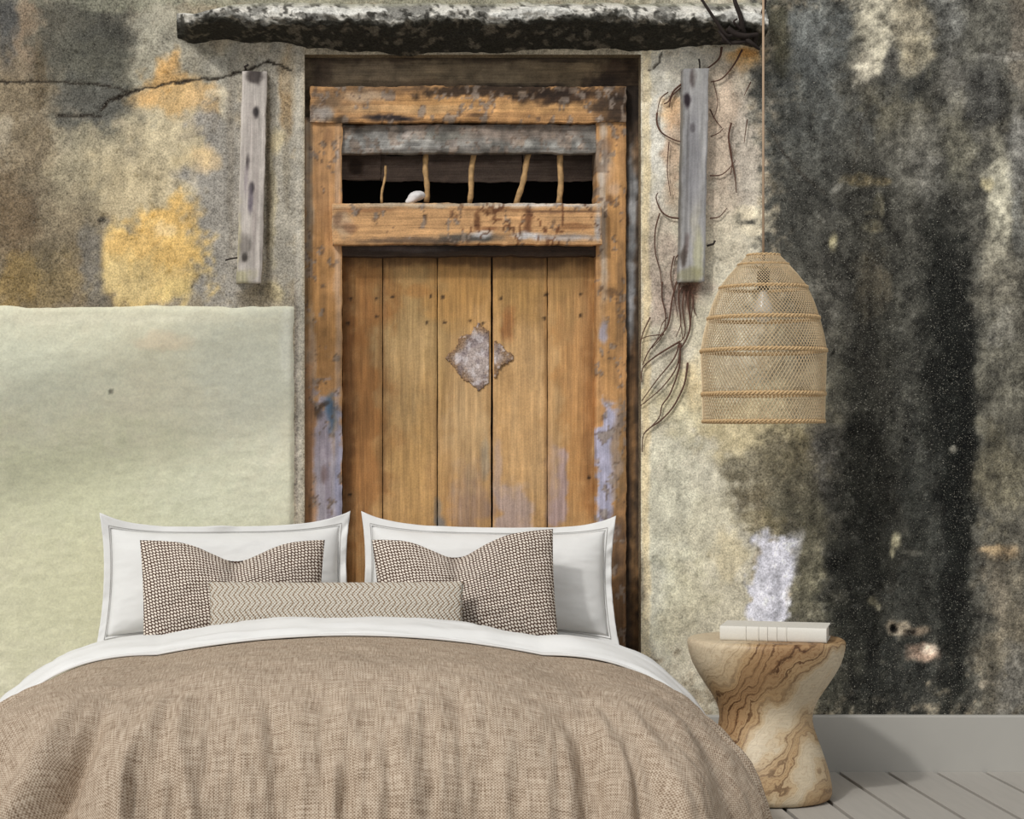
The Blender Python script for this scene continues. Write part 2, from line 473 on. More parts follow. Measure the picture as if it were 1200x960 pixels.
def wall_colour(px, py):
    c = paint(px, py, (152, 142, 123), W_STROKES, 11)
    # fine drips and mottling of the mould
    mo = fbm(px, py, 14, 20, 4, 71) - 0.5
    dr = fbm(px, py, 10, 130, 3, 81) - 0.5
    right = sstep(860, 960, px)
    gr = fbm(px, py, 6.5, 6.5, 3, 95, 0.7) - 0.5
    f = 1 + mo * (0.34 + 0.55 * right) + dr * 0.22 * (0.4 + right) + gr * (0.22 + 0.50 * right)
    c = c * f[..., None]
    sp = fbm(px, py, 5, 5, 2, 91)
    c = c + (sstep(0.76, 0.88, sp) * 26 * right)[..., None] - (sstep(0.74, 0.86, 1 - sp) * 22)[..., None]
    c = c * (1 + 0.07 * (1 - right))[..., None] * np.array((1.015, 1.0, 0.975))
    for pts, w, a in CRACKS:
        j = (fbm(px, py, 7, 7, 2, 55) - 0.5) * 5
        m = line_mask(px + j, py + j, pts, w) * a
        c = c * (1 - m[..., None]) + np.array((38, 32, 26)) * m[..., None]
    return lin(np.clip(c, 4, 245))


def wall_relief(px, py):
    r = (fbm(px, py, 60, 60, 4, 21) - 0.5) * 0.010 + (fbm(px, py, 8, 8, 3, 31) - 0.5) * 0.0035
    for pts, w, a in CRACKS:
        r = r - line_mask(px, py, pts, w * 1.3) * 0.004 * a
    r = r - 0.02 * np.exp(-(((px - 1049) / 5) ** 2 + ((py - 737) / 5) ** 2)) - 0.008 * np.exp(-(((px - 1082) / 15) ** 2 + ((py - 764) / 7) ** 2))
    return r


x, z = P(PX, PY, 0)
V = np.stack([x, -wall_relief(PX, PY), z], -1)
q = gq(len(gx), len(gy), flip=False)
cxm = (gx[:-1] + gx[1:]) / 2
cym = (gy[:-1] + gy[1:]) / 2
KX, KY = np.meshgrid(cxm, cym, indexing='ij')
keep = ~((KX > OPEN[0]) & (KX < OPEN[2]) & (KY > OPEN[1]))
wall = mesh('wall_back', V, q[keep.ravel()][:, ::-1], MAT_WALL, col=wall_colour(PX, PY))
tag(wall, 'weathered old plaster wall with ochre patches and black mould streaks', 'wall', kind='structure')

# reveals of the door opening (plaster returning into the wall)
RD = -0.16
for (a, b) in (((OPEN[0], OPEN[1]), (OPEN[0], 903)), ((OPEN[2], 903), (OPEN[2], OPEN[1])), ((OPEN[2], OPEN[1]), (OPEN[0], OPEN[1]))):
    n = 60
    t = np.linspace(0, 1, n)
    ex, ey = a[0] + (b[0] - a[0]) * t, a[1] + (b[1] - a[1]) * t
    X0, Z0 = P(ex, ey, 0)
    dd = np.linspace(0, RD, 5)
    Vv = np.stack([np.repeat(X0[:, None], 5, 1), np.repeat(-dd[None], n, 0) - wall_relief(ex, ey)[:, None] * (1 - np.linspace(0, 1, 5))[None], np.repeat(Z0[:, None], 5, 1)], -1)
    cc = lin(np.clip(np.array((120, 106, 84))[None, None] * (0.7 + 0.6 * fbm(np.repeat(ex[:, None], 5, 1) + dd * 300, np.repeat(ey[:, None], 5, 1), 16, 16, 3, 5))[..., None], 0, 255))
    mesh('reveal', Vv, gq(n, 5, flip=True), MAT_WALL, wall, col=cc)


# ---- green painted panel, a coat of smooth render a little proud of the wall
def panel_colour(px, py):
    st = [(150, 400, 230, 50, (216, 217, 190), 0.7, {'soft': 0.8}), (300, 430, 70, 90, (204, 210, 194), 0.7, {'soft': 0.9}),
          (80, 560, 160, 60, (196, 203, 168), 0.6, {'soft': 0.9}), (30, 430, 90, 50, (200, 208, 188), 0.6, {'soft': 0.9}),
          (60, 700, 120, 110, (200, 203, 168), 0.7, {'soft': 0.9}), (260, 600, 90, 60, (196, 203, 182), 0.5, {'soft': 0.9}),
          (195, 402, 34, 10, (224, 204, 172), 0.45), (130, 459, 2.5, 2.5, (84, 84, 74), 0.8, {'warp': 1}), (335, 400, 10, 40, (222, 226, 214), 0.5),
          (120, 374, 200, 5, (224, 224, 200), 0.4)]
    c = paint(px, py, (212, 211, 186), st, 41)
    return lin(np.clip(c * np.array((1.045, 1.025, 1.01)) * (1 + (fbm(px, py, 16, 5, 3, 43) - 0.5) * 0.10)[..., None], 0, 250))


px1, py1 = np.linspace(-200, 345, 190), np.linspace(358, 838, 160)
A, B = np.meshgrid(px1, py1, indexing='ij')
edge = np.minimum(np.minimum(345 - A, B - 358), 6) / 6
jx = (fbm(A, B, 12, 40, 3, 47) - 0.5) * 5 * (A > 335)
jy = (fbm(A, B, 40, 12, 3, 48) - 0.5) * 6 * (B < 368)
X, Z = P(A + jx, B + jy, 0.012)
dep = -0.004 + 0.016 * sstep(0, 0.8, edge) + (fbm(A, B, 14, 6, 4, 49) - 0.5) * 0.0045 * sstep(0, 1, edge)
mesh('render_panel', np.stack([X, -dep, Z], -1), gq(190, 160, flip=True), MAT_PANEL, wall, col=panel_colour(A, B))['label'] = 'pale green painted panel low on the wall'

# ------------------------------------------------------------------ setting: floor, baseboard, ceiling beam
k = M('pale painted floorboard', 0.55, 0.35)
oc = k.coord('Object', (60, 4, 60))
info = k.n('ShaderNodeObjectInfo').outputs['Random']
off = k.n('ShaderNodeVectorMath', {0: oc}, operation='ADD')
k.put(off.inputs[1], k.n('ShaderNodeCombineXYZ', {'X': k.math('MULTIPLY', info, 40.0), 'Y': k.math('MULTIPLY', info, 17.0)}).outputs[0])
g = k.noise(off.outputs[0], 1.0, 4, 0.6, 0.5)
MAT_FLOOR = k.out(k.scale(rgba(170, 165, 157), k.math('ADD', k.rng(g, 0.3, 0.7, 0.95, 1.04), k.rng(info, 0, 1, -0.03, 0.03))), g, 0.12, 0.002)
MAT_GAP = mat_plain('dark underfloor', (14, 13, 12), 0.95)
MAT_BASE = mat_plain('shade-greyed skirting', (166, 163, 156), 0.6, 0.015, 8, 0.03)  # shade on the white skirting is put into this grey

floor = box('floor', (-2.75, -7.6, -0.10), (3.75, 0.02, -0.06), MAT_GAP)
tag(floor, 'pale grey painted wooden plank floor', 'floor', kind='structure')
PLW = 57.0 / 330.0
x0 = (980 - CX) / 330.0
pm = None
for i in range(-24, 11):
    xl = x0 + i * PLW
    if pm is None:
        pl = box('plank', (0.0078, -7.6, -0.058), (PLW - 0.0078, -0.0225, 0.0), MAT_FLOOR, floor, 0.0012, 1)
        pm = pl.data
    else:
        pl = link(bpy.data.objects.new('plank', pm), floor)
    pl.location = (xl, 0, 0)

# skirting profile: flat board with a small eased top edge
prof = [(-0.03, -0.10), (0.022, -0.10), (0.022, 0.193), (0.0195, 0.1985), (0.014, 0.2), (-0.03, 0.2)]
xs = [-2.75, 3.75]
Vb = [(xx, -d, zz) for xx in xs for d, zz in prof]
n = len(prof)
Fb = [(i, (i + 1) % n, n + (i + 1) % n, n + i) for i in range(n)] + [tuple(range(n))[::-1], tuple(range(n, 2 * n))]
tag(mesh('baseboard_back', Vb, Fb, MAT_BASE, smooth=False), 'wide skirting board below the mouldy wall, greyed in its colour for shade', 'baseboard', kind='structure')

# ------------------------------------------------------------------ timber slabs
def slab(name, x0, y0, x1, y1, d, th, mat, base, strokes, parent=None, res=2.4, rag=1.0, rel=0.0025, tilt=0.0, seed=1, sag=0.0, grain='z', mott=0.25, peel=0.0, crackle=None):
    """a board parallel to the wall whose front face spans these photo coordinates at d metres before the wall"""
    nx, ny = max(3, int(round((x1 - x0) / res)) + 1), max(3, int(round((y1 - y0) / res)) + 1)
    a, b = np.meshgrid(np.linspace(x0, x1, nx), np.linspace(y0, y1, ny), indexing='ij')
    c = paint(a, b, base, strokes, seed)
    if peel:
        pf = fbm(a, b, 9, 14, 4, seed + 21, 0.65)
        m = sstep(1 - peel - 0.03, 1 - peel + 0.03, pf + 0.22)
        hue = fbm(a, b, 14, 20, 2, seed + 25)[..., None]
        under = np.array((160, 150, 142)) * hue + np.array((120, 100, 82)) * (1 - hue)
        c = c * (1 - 0.8 * m[..., None]) + 0.8 * m[..., None] * under
        rim = np.exp(-((pf + 0.22 - (1 - peel)) / 0.018) ** 2) * 0.45
        c = c * (1 - rim[..., None]) + rim[..., None] * np.array((62, 42, 30))
    if crackle:
        cf = np.abs(fbm(a, b, 26, 30, 3, seed + 31) - 0.5) / 0.022
        m = (1 - sstep(0.4, 1.0, cf)) * sstep(crackle[0], crackle[1], a) * 0.75
        c = c * (1 - m[..., None]) + m[..., None] * np.array((84, 48, 28))
    gs = (3.0, 60.0) if grain == 'z' else (60.0, 3.0)
    gr = fbm(a, b, gs[0], gs[1], 3, seed + 7) - 0.5
    mo = fbm(a, b, 10, 10, 3, seed + 9) - 0.5
    c = lin(np.clip(c * (1 + gr * 0.35 + mo * mott)[..., None], 5, 245))
    e = np.zeros(a.shape, bool)
    e[0] = e[-1] = True
    e[:, 0] = e[:, -1] = True
    rx = (fbm(a * 0 + x0, b, 22, 22, 4, seed + 3, 0.7) - 0.5) * rag
    rz = (fbm(a, b * 0 + y0, 22, 22, 4, seed + 4, 0.7) - 0.5) * rag
    wgt = np.abs(np.linspace(-1, 1, nx))[:, None] ** 6
    wgy = np.abs(np.linspace(-1, 1, ny))[None] ** 6
    aa = a + rx * wgt * 2 + tilt * (b - y0) / (y1 - y0)
    bb = b + rz * wgy * 2 + sag * np.sin(np.pi * (a - x0) / (x1 - x0))
    X, Z = P(aa, bb, d)
    D = d + (gr + mo) * rel - e * 0.004
    Vv = np.stack([X, -D, Z], -1).reshape(-1, 3)
    idx = np.arange(nx * ny).reshape(nx, ny)
    loop = np.concatenate([idx[:, 0], idx[-1, 1:], idx[-2::-1, -1], idx[0, -2:0:-1]])
    back = Vv[loop].copy()
    back[:, 1] = -(d - th)
    L, n0 = len(loop), nx * ny
    faces = [tuple(int(v) for v in f) for f in gq(nx, ny, flip=True)]
    for i in range(L):
        j = (i + 1) % L
        faces.append((int(loop[i]), int(loop[j]), n0 + j, n0 + i)[::-1])
    faces.append(tuple(range(n0, n0 + L))[::-1])
    Vv = np.concatenate([Vv, back])
    cc = np.concatenate([c.reshape(-1, 3), c.reshape(-1, 3)[loop]])
    return mesh(name, Vv, faces, mat, parent, col=cc, sharp=50)


ORANGE, PEEL, LAV, DKB = (192, 140, 86), (150, 118, 90), (166, 158, 168), (58, 44, 32)
frame = empty('trim_1', (0, 0, 0))
tag(frame, 'peeling orange timber door frame with open barred transom', 'door frame', kind='structure')

jamb_l = [(362, 300, 5, 330, (150, 142, 130), 0.7, {'p': 6}), (379, 170, 14, 34, (200, 150, 100), 0.5), (383, 160, 5, 8, (120, 84, 56), 0.5), (380, 250, 14, 60, (178, 130, 84), 0.6), (378, 360, 18, 90, (164, 116, 62), 0.7),
          (396, 330, 3.5, 200, (196, 160, 128), 0.7, {'p': 6}), (366, 430, 4, 60, (200, 180, 160), 0.6), (381, 690, 24, 214, LAV, 0.97, {'p': 5, 'soft': 0.12, 'warp': 20}),
          (389, 486, 7, 24, (74, 98, 122), 0.95), (371, 484, 6, 10, (52, 40, 34), 0.7), (377, 476, 10, 3, (60, 46, 36), 0.7, {'ang': -30}), (362, 560, 6, 140, (172, 120, 76), 0.85, {'p': 4}), (367, 640, 5, 80, (178, 132, 92), 0.6),
          (393, 510, 4, 30, (200, 160, 120), 0.5), (396, 560, 4, 90, (150, 150, 176), 0.7), (380, 556, 4, 10, (90, 56, 44), 0.5), (378, 520, 10, 30, (150, 136, 146), 0.5), (384, 580, 3, 60, (120, 108, 120), 0.5)]
slab('jamb', 353, 137, 401, 903, -0.035, 0.12, MAT_WV, ORANGE, jamb_l, frame, seed=201, rag=1.5, peel=0.09)
jamb_r = [(712, 190, 8, 20, (158, 140, 122), 0.75), (707, 240, 4, 120, (190, 178, 164), 0.75, {'p': 5}), (718, 205, 10, 14, (206, 160, 120), 0.6), (722, 300, 10, 120, (204, 148, 84), 0.7), (704, 210, 4, 8, (210, 196, 180), 0.6),
          (720, 222, 6, 8, (216, 180, 150), 0.6), (716, 236, 5, 6, (90, 62, 40), 0.6), (710, 170, 8, 12, (120, 84, 56), 0.5), (715, 400, 16, 80, (182, 132, 76), 0.7), (708, 390, 5, 14, (160, 158, 180), 0.8), (712, 560, 12, 90, (168, 166, 190), 0.97, {'soft': 0.15, 'warp': 14, 'p': 4}),
          (724, 540, 8, 60, (150, 116, 74), 0.7), (722, 640, 12, 40, (124, 92, 62), 0.7), (726, 350, 4, 60, (120, 90, 60), 0.6, {'p': 4}), (714, 342, 6, 5, (78, 54, 36), 0.5), (730, 760, 12, 140, (96, 72, 52), 0.7)]
slab('jamb', 699, 139, 734, 903, -0.035, 0.12, MAT_WV, ORANGE, jamb_r, frame, seed=211, rag=1.6, peel=0.14)
strip = [(741, 240, 5, 60, (156, 160, 164), 0.75), (738, 330, 5, 80, (120, 122, 124), 0.7), (745, 180, 4, 20, (120, 90, 60), 0.6), (742, 440, 6, 40, (110, 78, 48), 0.8), (740, 350, 4, 40, (140, 142, 146), 0.6), (741, 520, 5, 60, (128, 92, 54), 0.8),
         (742, 660, 6, 60, (134, 98, 58), 0.7), (737, 600, 3, 80, (50, 36, 26), 0.7), (740, 120, 10, 26, (34, 26, 20), 0.8), (744, 760, 5, 60, (120, 84, 48), 0.6)]
slab('side_strip', 732, 100, 753, 903, -0.055, 0.10, MAT_WV, (72, 56, 42), strip, frame, seed=221, rag=3.0, mott=0.9)
lint = [(430, 80, 60, 16, (134, 116, 92), 0.7), (560, 84, 90, 14, (128, 110, 84), 0.7), (680, 88, 60, 16, (120, 100, 72), 0.7), (560, 66, 200, 6, (62, 50, 38), 0.8, {'p': 4}), (376, 80, 10, 30, (66, 52, 42), 0.6), (730, 100, 30, 34, (58, 42, 30), 0.8),
        (620, 106, 80, 8, (40, 30, 24), 0.8), (700, 114, 40, 20, (46, 34, 26), 0.85), (500, 100, 60, 6, (88, 70, 52), 0.5)]
slab('lintel', 352, 58, 756, 141, -0.06, 0.09, MAT_WH, (112, 95, 72), lint, frame, seed=231, rel=0.006, grain='x', mott=0.5)
head = [(410, 118, 40, 18, (164, 124, 84), 0.7), (385, 122, 16, 12, (110, 88, 66), 0.7), (375, 134, 16, 8, (150, 150, 152), 0.7), (430, 112, 26, 8, (190, 168, 144), 0.6), (520, 120, 60, 14, (204, 150, 88), 0.7), (640, 126, 60, 8, (210, 158, 96), 0.7),
        (600, 106, 110, 8, (44, 32, 24), 0.85, {'soft': 0.3, 'rag': 1.5}), (660, 114, 50, 9, (52, 36, 26), 0.85, {'rag': 1.5}), (720, 122, 20, 22, (56, 42, 32), 0.9), (455, 139, 28, 4, (30, 26, 32), 0.9), (560, 136, 14, 3, (80, 58, 40), 0.7), (400, 140, 10, 4, (40, 32, 26), 0.7),
        (450, 104, 60, 4, (120, 90, 62), 0.6), (480, 128, 80, 5, (214, 176, 126), 0.4)]
slab('head_beam', 364, 101, 735, 143, -0.02, 0.12, MAT_WH, ORANGE, head, frame, seed=241, rag=3.0, grain='x', rel=0.004, mott=0.4, peel=0.17)
grey = [(430, 160, 40, 10, (150, 148, 142), 0.7), (470, 170, 70, 6, (176, 174, 168), 0.6), (600, 156, 90, 7, (128, 110, 96), 0.7), (640, 172, 60, 5, (156, 156, 150), 0.6), (420, 150, 30, 5, (90, 80, 70), 0.6), (560, 176, 140, 3, (90, 84, 78), 0.5), (520, 158, 30, 5, (110, 112, 104), 0.6), (690, 162, 10, 14, (110, 106, 100), 0.5)]
slab('transom_board', 396, 146, 702, 179, -0.05, 0.05, MAT_WH, (128, 122, 114), grey, frame, seed=251, rag=2.0, grain='x', rel=0.006, mott=0.8, peel=0.2)
beam = [(470, 262, 80, 18, (202, 152, 98), 0.5), (400, 262, 12, 16, (182, 160, 134), 0.6), (410, 266, 8, 6, (120, 78, 50), 0.6), (396, 258, 6, 10, (96, 62, 42), 0.5), (559, 258, 4, 16, (96, 54, 28), 0.75, {'rag': 1.5}), (618, 260, 5, 16, (92, 50, 28), 0.75, {'rag': 1.5}), (585, 246, 40, 2.5, (110, 70, 40), 0.6), (572, 268, 14, 2.5, (110, 62, 34), 0.6),
        (548, 279, 40, 6, (66, 68, 68), 0.85), (565, 274, 14, 4, (208, 204, 202), 0.85), (618, 276, 16, 4, (222, 220, 222), 0.85), (660, 279, 40, 4, (150, 152, 160), 0.7), (480, 281, 60, 4, (86, 70, 58), 0.7), (548, 240, 150, 2.5, (196, 182, 160), 0.75, {'p': 6}), (640, 240, 50, 2.2, (214, 210, 206), 0.7, {'p': 6}),
        (660, 248, 44, 2.2, (70, 42, 28), 0.6), (675, 266, 20, 4, (150, 96, 54), 0.6), (702, 265, 4, 18, (170, 172, 178), 0.7), (430, 246, 36, 2.2, (130, 82, 50), 0.5), (418, 248, 3, 2.5, (60, 36, 24), 0.7), (497, 254, 2.5, 2.5, (50, 32, 24), 0.8)]
slab('transom_beam', 389, 238, 705, 286, 0.015, 0.16, MAT_WH, (206, 154, 100), beam, frame, seed=261, rag=2.0, grain='x', mott=0.2, peel=0.10, crackle=(500, 560))
slab('gap_shade_strip', 399, 284, 701, 300, -0.04, 0.10, MAT_WH, (64, 50, 40), [(480, 292, 60, 3, (100, 96, 100), 0.5), (560, 290, 40, 4, (30, 26, 24), 0.6)], frame, seed=266, grain='x', rag=2.0)  # dark strip whose colour stands in for the shaded gap under the beam
# slats behind the open transom, then black panels painted as the unlit depth
for (sx0, sx1, sy0, sy1, sd_) in ((396, 446, 180, 211, 281), (447, 500, 182, 212, 285), (501, 612, 180, 213, 289), (613, 704, 181, 212, 293)):
    slab('back_slat', sx0, sy0, sx1, sy1, -0.22, 0.02, MAT_WH, (126, 108, 96), [((sx0 + sx1) / 2, 186, 60, 5, (70, 56, 48), 0.7), (416, 196, 8, 8, (50, 38, 30), 0.7), (660, 200, 30, 10, (104, 88, 76), 0.5)], frame, seed=sd_, grain='x', rag=2.0)
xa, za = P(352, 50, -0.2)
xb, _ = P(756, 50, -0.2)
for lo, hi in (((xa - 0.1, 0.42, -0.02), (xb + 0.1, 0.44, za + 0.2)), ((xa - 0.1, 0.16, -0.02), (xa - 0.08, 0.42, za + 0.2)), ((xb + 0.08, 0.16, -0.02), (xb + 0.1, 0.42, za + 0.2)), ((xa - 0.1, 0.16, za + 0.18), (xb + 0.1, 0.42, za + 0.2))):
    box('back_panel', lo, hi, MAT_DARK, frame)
STICK = mat_plain('old bare stick', (176, 142, 98), 0.8, 0.3, 60, 0.4)
for (tx, ty, bx, by, r) in ((499, 180, 500, 237, 3.2), (555, 178, 550, 238, 3.2), (620, 180, 606, 239, 3.4), (657, 178, 656, 238, 3.4), (452, 194, 447, 238, 1.5)):
    pts = []
    for i in range(9):
        t = i / 8
        X, Z = P(tx + (bx - tx) * t + math.sin(t * 7 + tx) * 0.9, ty + (by - ty) * t, -0.10)
        pts.append((X, 0.10 + 0.004 * math.sin(t * 5 + tx), Z))
    tubes('bar', [(pts, [r / 327 * (0.85 + 0.3 * abs(math.sin(i * 1.7 + tx))) for i in range(9)])], STICK, frame, 7)

# white pebble lying on the transom beam
bm = bmesh.new()
bmesh.ops.create_icosphere(bm, subdivisions=3, radius=1)
for v in bm.verts:
    p = v.co.copy()
    f = 1 + 0.12 * math.sin(p.x * 3.1 + p.z * 2) + 0.08 * math.sin(p.y * 5 + p.x * 4)
    v.co = Vector((p.x * 0.036 * f, p.y * 0.03 * f, p.z * 0.019 * f + 0.007 * p.x))
me = bpy.data.meshes.new('pebble')
bm.to_mesh(me)
bm.free()
me.polygons.foreach_set('use_smooth', [True] * len(me.polygons))
me.materials.append(mat_plain('white chalk stone', (222, 218, 216), 0.9, 0.12, 50, 0.5))
pb = link(bpy.data.objects.new('pebble', me))
X, Z = P(486, 238, -0.05)
pb.location = (X, 0.05, Z + 0.020)
pb.rotation_euler = (0, math.radians(-12), 0.3)
tag(pb, 'small white stone lying on the orange transom beam', 'stone')

# ------------------------------------------------------------------ the two door leaves
MAT_DOOR = mat_board('varnished door plank', 0.2, 'z', 0.5, 0.55)
DD = -0.10
door_col = [
    (560, 330, 200, 46, (170, 124, 62), 0.6, {'soft': 0.8}), (480, 390, 46, 70, (164, 134, 84), 0.75, {'soft': 0.8}), (535, 340, 30, 60, (186, 134, 68), 0.6), (430, 350, 26, 60, (156, 106, 52), 0.7), (425, 500, 26, 160, (168, 108, 52), 0.75, {'soft': 0.6}), (406, 470, 7, 190, (112, 70, 34), 0.6),
    (620, 430, 40, 70, (194, 150, 94), 0.6, {'soft': 0.7}), (606, 350, 26, 40, (176, 132, 70), 0.6), (670, 350, 26, 60, (176, 132, 76), 0.6), (680, 480, 26, 120, (184, 126, 66), 0.6), (550, 520, 32, 60, (198, 158, 106), 0.65, {'soft': 0.7}), (480, 520, 30, 100, (196, 150, 86), 0.7, {'soft': 0.7}),
    (540, 580, 30, 60, (190, 138, 80), 0.6), (610, 500, 30, 60, (206, 156, 96), 0.6), (690, 440, 8, 160, (140, 92, 48), 0.55), (550, 302, 160, 10, (96, 64, 34), 0.7, {'p': 5}),  # last stroke: painted shade under the transom beam
    (550, 590, 22, 45, (168, 138, 122), 0.7, {'streak': (4, 60)}), (600, 597, 20, 34, (182, 156, 144), 0.92, {'p': 4, 'soft': 0.2, 'warp': 10}), (583, 550, 5, 40, (178, 152, 140), 0.6), (652, 572, 12, 48, (178, 150, 144), 0.95, {'p': 5, 'soft': 0.15, 'warp': 6}), (644, 560, 5, 50, (180, 150, 140), 0.6), (515, 612, 8, 9, (120, 118, 118), 0.8), (512, 598, 4, 16, (130, 124, 118), 0.6),
    (597, 384, 8, 18, (170, 104, 52), 0.7, {'p': 4}), (568, 535, 5, 24, (150, 142, 126), 0.6), (660, 700, 60, 60, (176, 130, 88), 0.6),
    (470, 450, 26, 60, (204, 166, 112), 0.55, {'streak': (4, 80)}), (545, 500, 20, 90, (212, 174, 122), 0.55, {'streak': (4, 80)}), (620, 500, 30, 90, (216, 172, 116), 0.6, {'streak': (4, 80)}), (675, 420, 16, 80, (202, 152, 96), 0.5, {'streak': (4, 80)}), (448, 460, 5, 170, (140, 98, 54), 0.5, {'warp': 4}), (641, 460, 4, 170, (150, 106, 60), 0.4, {'warp': 4}),
    (425, 330, 16, 6, (140, 92, 42), 0.5), (490, 340, 20, 8, (172, 112, 52), 0.5),
]
NAILS = [(408, 379), (441, 371), (411, 350), (441, 350), (521, 378), (551, 376), (566, 379), (519, 348), (505, 347), (638, 373), (680, 345), (680, 370), (587, 350), (500, 378), (460, 348), (640, 345), (410, 580), (690, 560)]
for nx_, ny_ in NAILS:
    door_col.append((nx_, ny_, 2.0, 2.0, (40, 26, 16), 0.9, {'warp': 0.5, 'rag': 0.2}))
JOINTS = [401, 448.5, 512.5, 576.5, 641.5, 699]
leaves = []
for nm, lab, rng_ in (('door_1', 'left leaf of the old plank door, three boards wide with most of the pale diamond mark', (0, 1, 2)), ('door_2', 'right leaf of the old plank door, two boards wide with lilac patches', (3, 4))):
    dr = empty(nm)
    tag(dr, lab, 'door', kind='structure')
    for i in rng_:
        g0, g1 = (1.3 if i == 3 else 0.5), (1.3 if i == 2 else 0.5)
        pk = slab('plank', JOINTS[i] + g0, 292 + (i % 2), JOINTS[i + 1] - g1, 903, DD - 0.002 * (i % 2), 0.035, MAT_DOOR, (196, 150, 94), door_col, dr, seed=301 + 10 * 0, rag=0.5, rel=0.0012, mott=0.12)
        leaves.append(pk)
# cleat rails behind the boards tie each leaf together
for dr, a, b in ((bpy.data.objects['door_1'], 404, 574), (bpy.data.objects['door_2'], 579, 696)):
    for yy in (362, 820):
        slab('cleat', a, yy - 14, b, yy + 14, DD - 0.037, 0.03, MAT_WH, (120, 84, 48), [], dr, res=12, seed=331, grain='x')


# remnant of a pasted diamond, torn across the gap between the two leaves
def remnant(parent, xlo, xhi, seed, cut):
    a, b = np.meshgrid(np.arange(516, 606, 1.5), np.arange(374, 466, 1.5), indexing='ij')
    dx, dy = a - 561, b - 419
    rg = (fbm(a, b, 12, 12, 4, seed) - 0.5)
    dm = (np.abs(dx) + np.abs(dy)) / 42 + rg * 0.42
    ok = (dm < 1) & (a > xlo) & (a < xhi) & cut(a, b, rg)
    col = np.empty(a.shape + (3,))
    col[:] = (172, 158, 152)
    m = sstep(0.55, 0.95, dm)
    col = col * (1 - m[..., None]) + np.array((132, 104, 78)) * m[..., None]
    m2 = sstep(0.5, 0.72, fbm(a, b, 9, 9, 3, seed + 5))
    col = col * (1 - 0.6 * m2[..., None]) + 0.6 * np.array((120, 108, 110)) * m2[..., None]
    m3 = sstep(0.58, 0.7, fbm(a, b, 5, 5, 2, seed + 6))
    col = col * (1 - 0.6 * m3[..., None]) + 0.6 * np.array((214, 206, 206)) * m3[..., None]
    X, Z = P(a, b, DD + 0.003)
    D = DD + 0.0035 + rg * 0.003
    okq = ok[:-1, :-1] & ok[1:, :-1] & ok[1:, 1:] & ok[:-1, 1:]
    q = gq(*a.shape, flip=True)[okq.ravel()]
    used, inv = np.unique(q, return_inverse=True)
    Vv = np.stack([X, -D, Z], -1).reshape(-1, 3)[used]
    o = mesh('pasted_diamond', Vv, inv.reshape(-1, 4), MAT_WALL, parent, col=lin(col).reshape(-1, 3)[used])
    md = o.modifiers.new('thick', 'SOLIDIFY')
    md.thickness, md.offset = 0.004, -1
    o['label'] = 'torn pale diamond stuck on the door boards'


remnant(leaves[2], 516, 574.5, 405, lambda a, b, r: (b - 419) < 70)
remnant(leaves[3], 578.5, 606, 415, lambda a, b, r: (np.abs(a - 561) + np.abs(b - 419)) > 15 + r * 40)

# ------------------------------------------------------------------ crumbling concrete ledge over the door
LX = np.arange(208, 892, 2.0)
NS = 46
tt = np.linspace(0, 1, NS)
bx = fbm(LX, LX * 0, 60, 60, 4, 501) - 0.5
bx2 = fbm(LX, LX * 0 + 5, 18, 18, 3, 511) - 0.5
endf = sstep(208, 226, LX) * (1 - 0.15 * sstep(870, 890, LX))
top_y = 4 + 12 * (1 - sstep(214, 300, LX)) + bx2 * 5
nose_y = np.interp(LX, [208, 225, 260, 300, 340, 400, 460, 500, 540, 580, 640, 740, 800, 840, 890], [30, 28, 24, 28, 27, 26, 26, 24, 22, 26, 24, 22, 27, 29, 32]) + bx * 8 + bx2 * 4
low_y = np.interp(LX, [208, 220, 260, 330, 360, 480, 620, 740, 840, 890], [50, 54, 50, 52, 60, 64, 62, 60, 55, 55]) + bx * 8 + bx2 * 6
proj = (0.16 + bx * 0.05) * (0.25 + 0.75 * endf)
Vl, Cl = [], []
for i, X_ in enumerate(LX):
    row = []
    for t in tt:
        if t < 0.30:      # sloping upper crust, rounded nose
            u = t / 0.30
            y = top_y[i] + (nose_y[i] - 10 - top_y[i]) * u
            d = proj[i] * math.sin(u * math.pi / 2) ** 0.8
        elif t < 0.55:    # broken front
            u = (t - 0.30) / 0.25
            y = nose_y[i] - 10 + 14 * u
            d = proj[i] * (1 - 0.10 * u * u)
        else:             # underside running back to the wall
            u = (t - 0.55) / 0.45
            y = nose_y[i] + 4 + (low_y[i] - nose_y[i] - 4) * u
            d = proj[i] * 0.9 * (1 - u) ** 0.9 - 0.01 * u
        row.append((X_, y, d))
    Vl.append(row)
Vl = np.array(Vl)
T2 = np.repeat(tt[None], len(LX), 0)
nz = fbm(Vl[..., 0], Vl[..., 1] * 2, 12, 12, 4, 521) - 0.5
nz2 = fbm(Vl[..., 0], T2 * 60, 6, 6, 3, 531) - 0.5
X, _ = P(Vl[..., 0], Vl[..., 1], 0)
S_ = F / (ZW - Vl[..., 2])
Z = H0 - (Vl[..., 1] - CY) / S_
Dl = Vl[..., 2] + (nz * 0.03 + nz2 * 0.016) * np.sin(np.pi * T2) ** 0.5
Z = Z + nz2 * 0.014 * np.sin(np.pi * T2)
cw = np.empty(X.shape + (3,))
cw[:] = (206, 202, 192)
m = sstep(0.52, 0.62, fbm(Vl[..., 0], Vl[..., 1], 16, 9, 4, 541) + 0.10 * sstep(840, 700, Vl[..., 0]) * 0 + 0.06) * 0.8
cw = cw * (1 - m[..., None]) + np.array((112, 110, 104)) * m[..., None]
m = sstep(0.58, 0.66, fbm(Vl[..., 0], Vl[..., 1], 6, 6, 3, 551)) * 0.7
cw = cw * (1 - m[..., None]) + np.array((40, 38, 34)) * m[..., None]
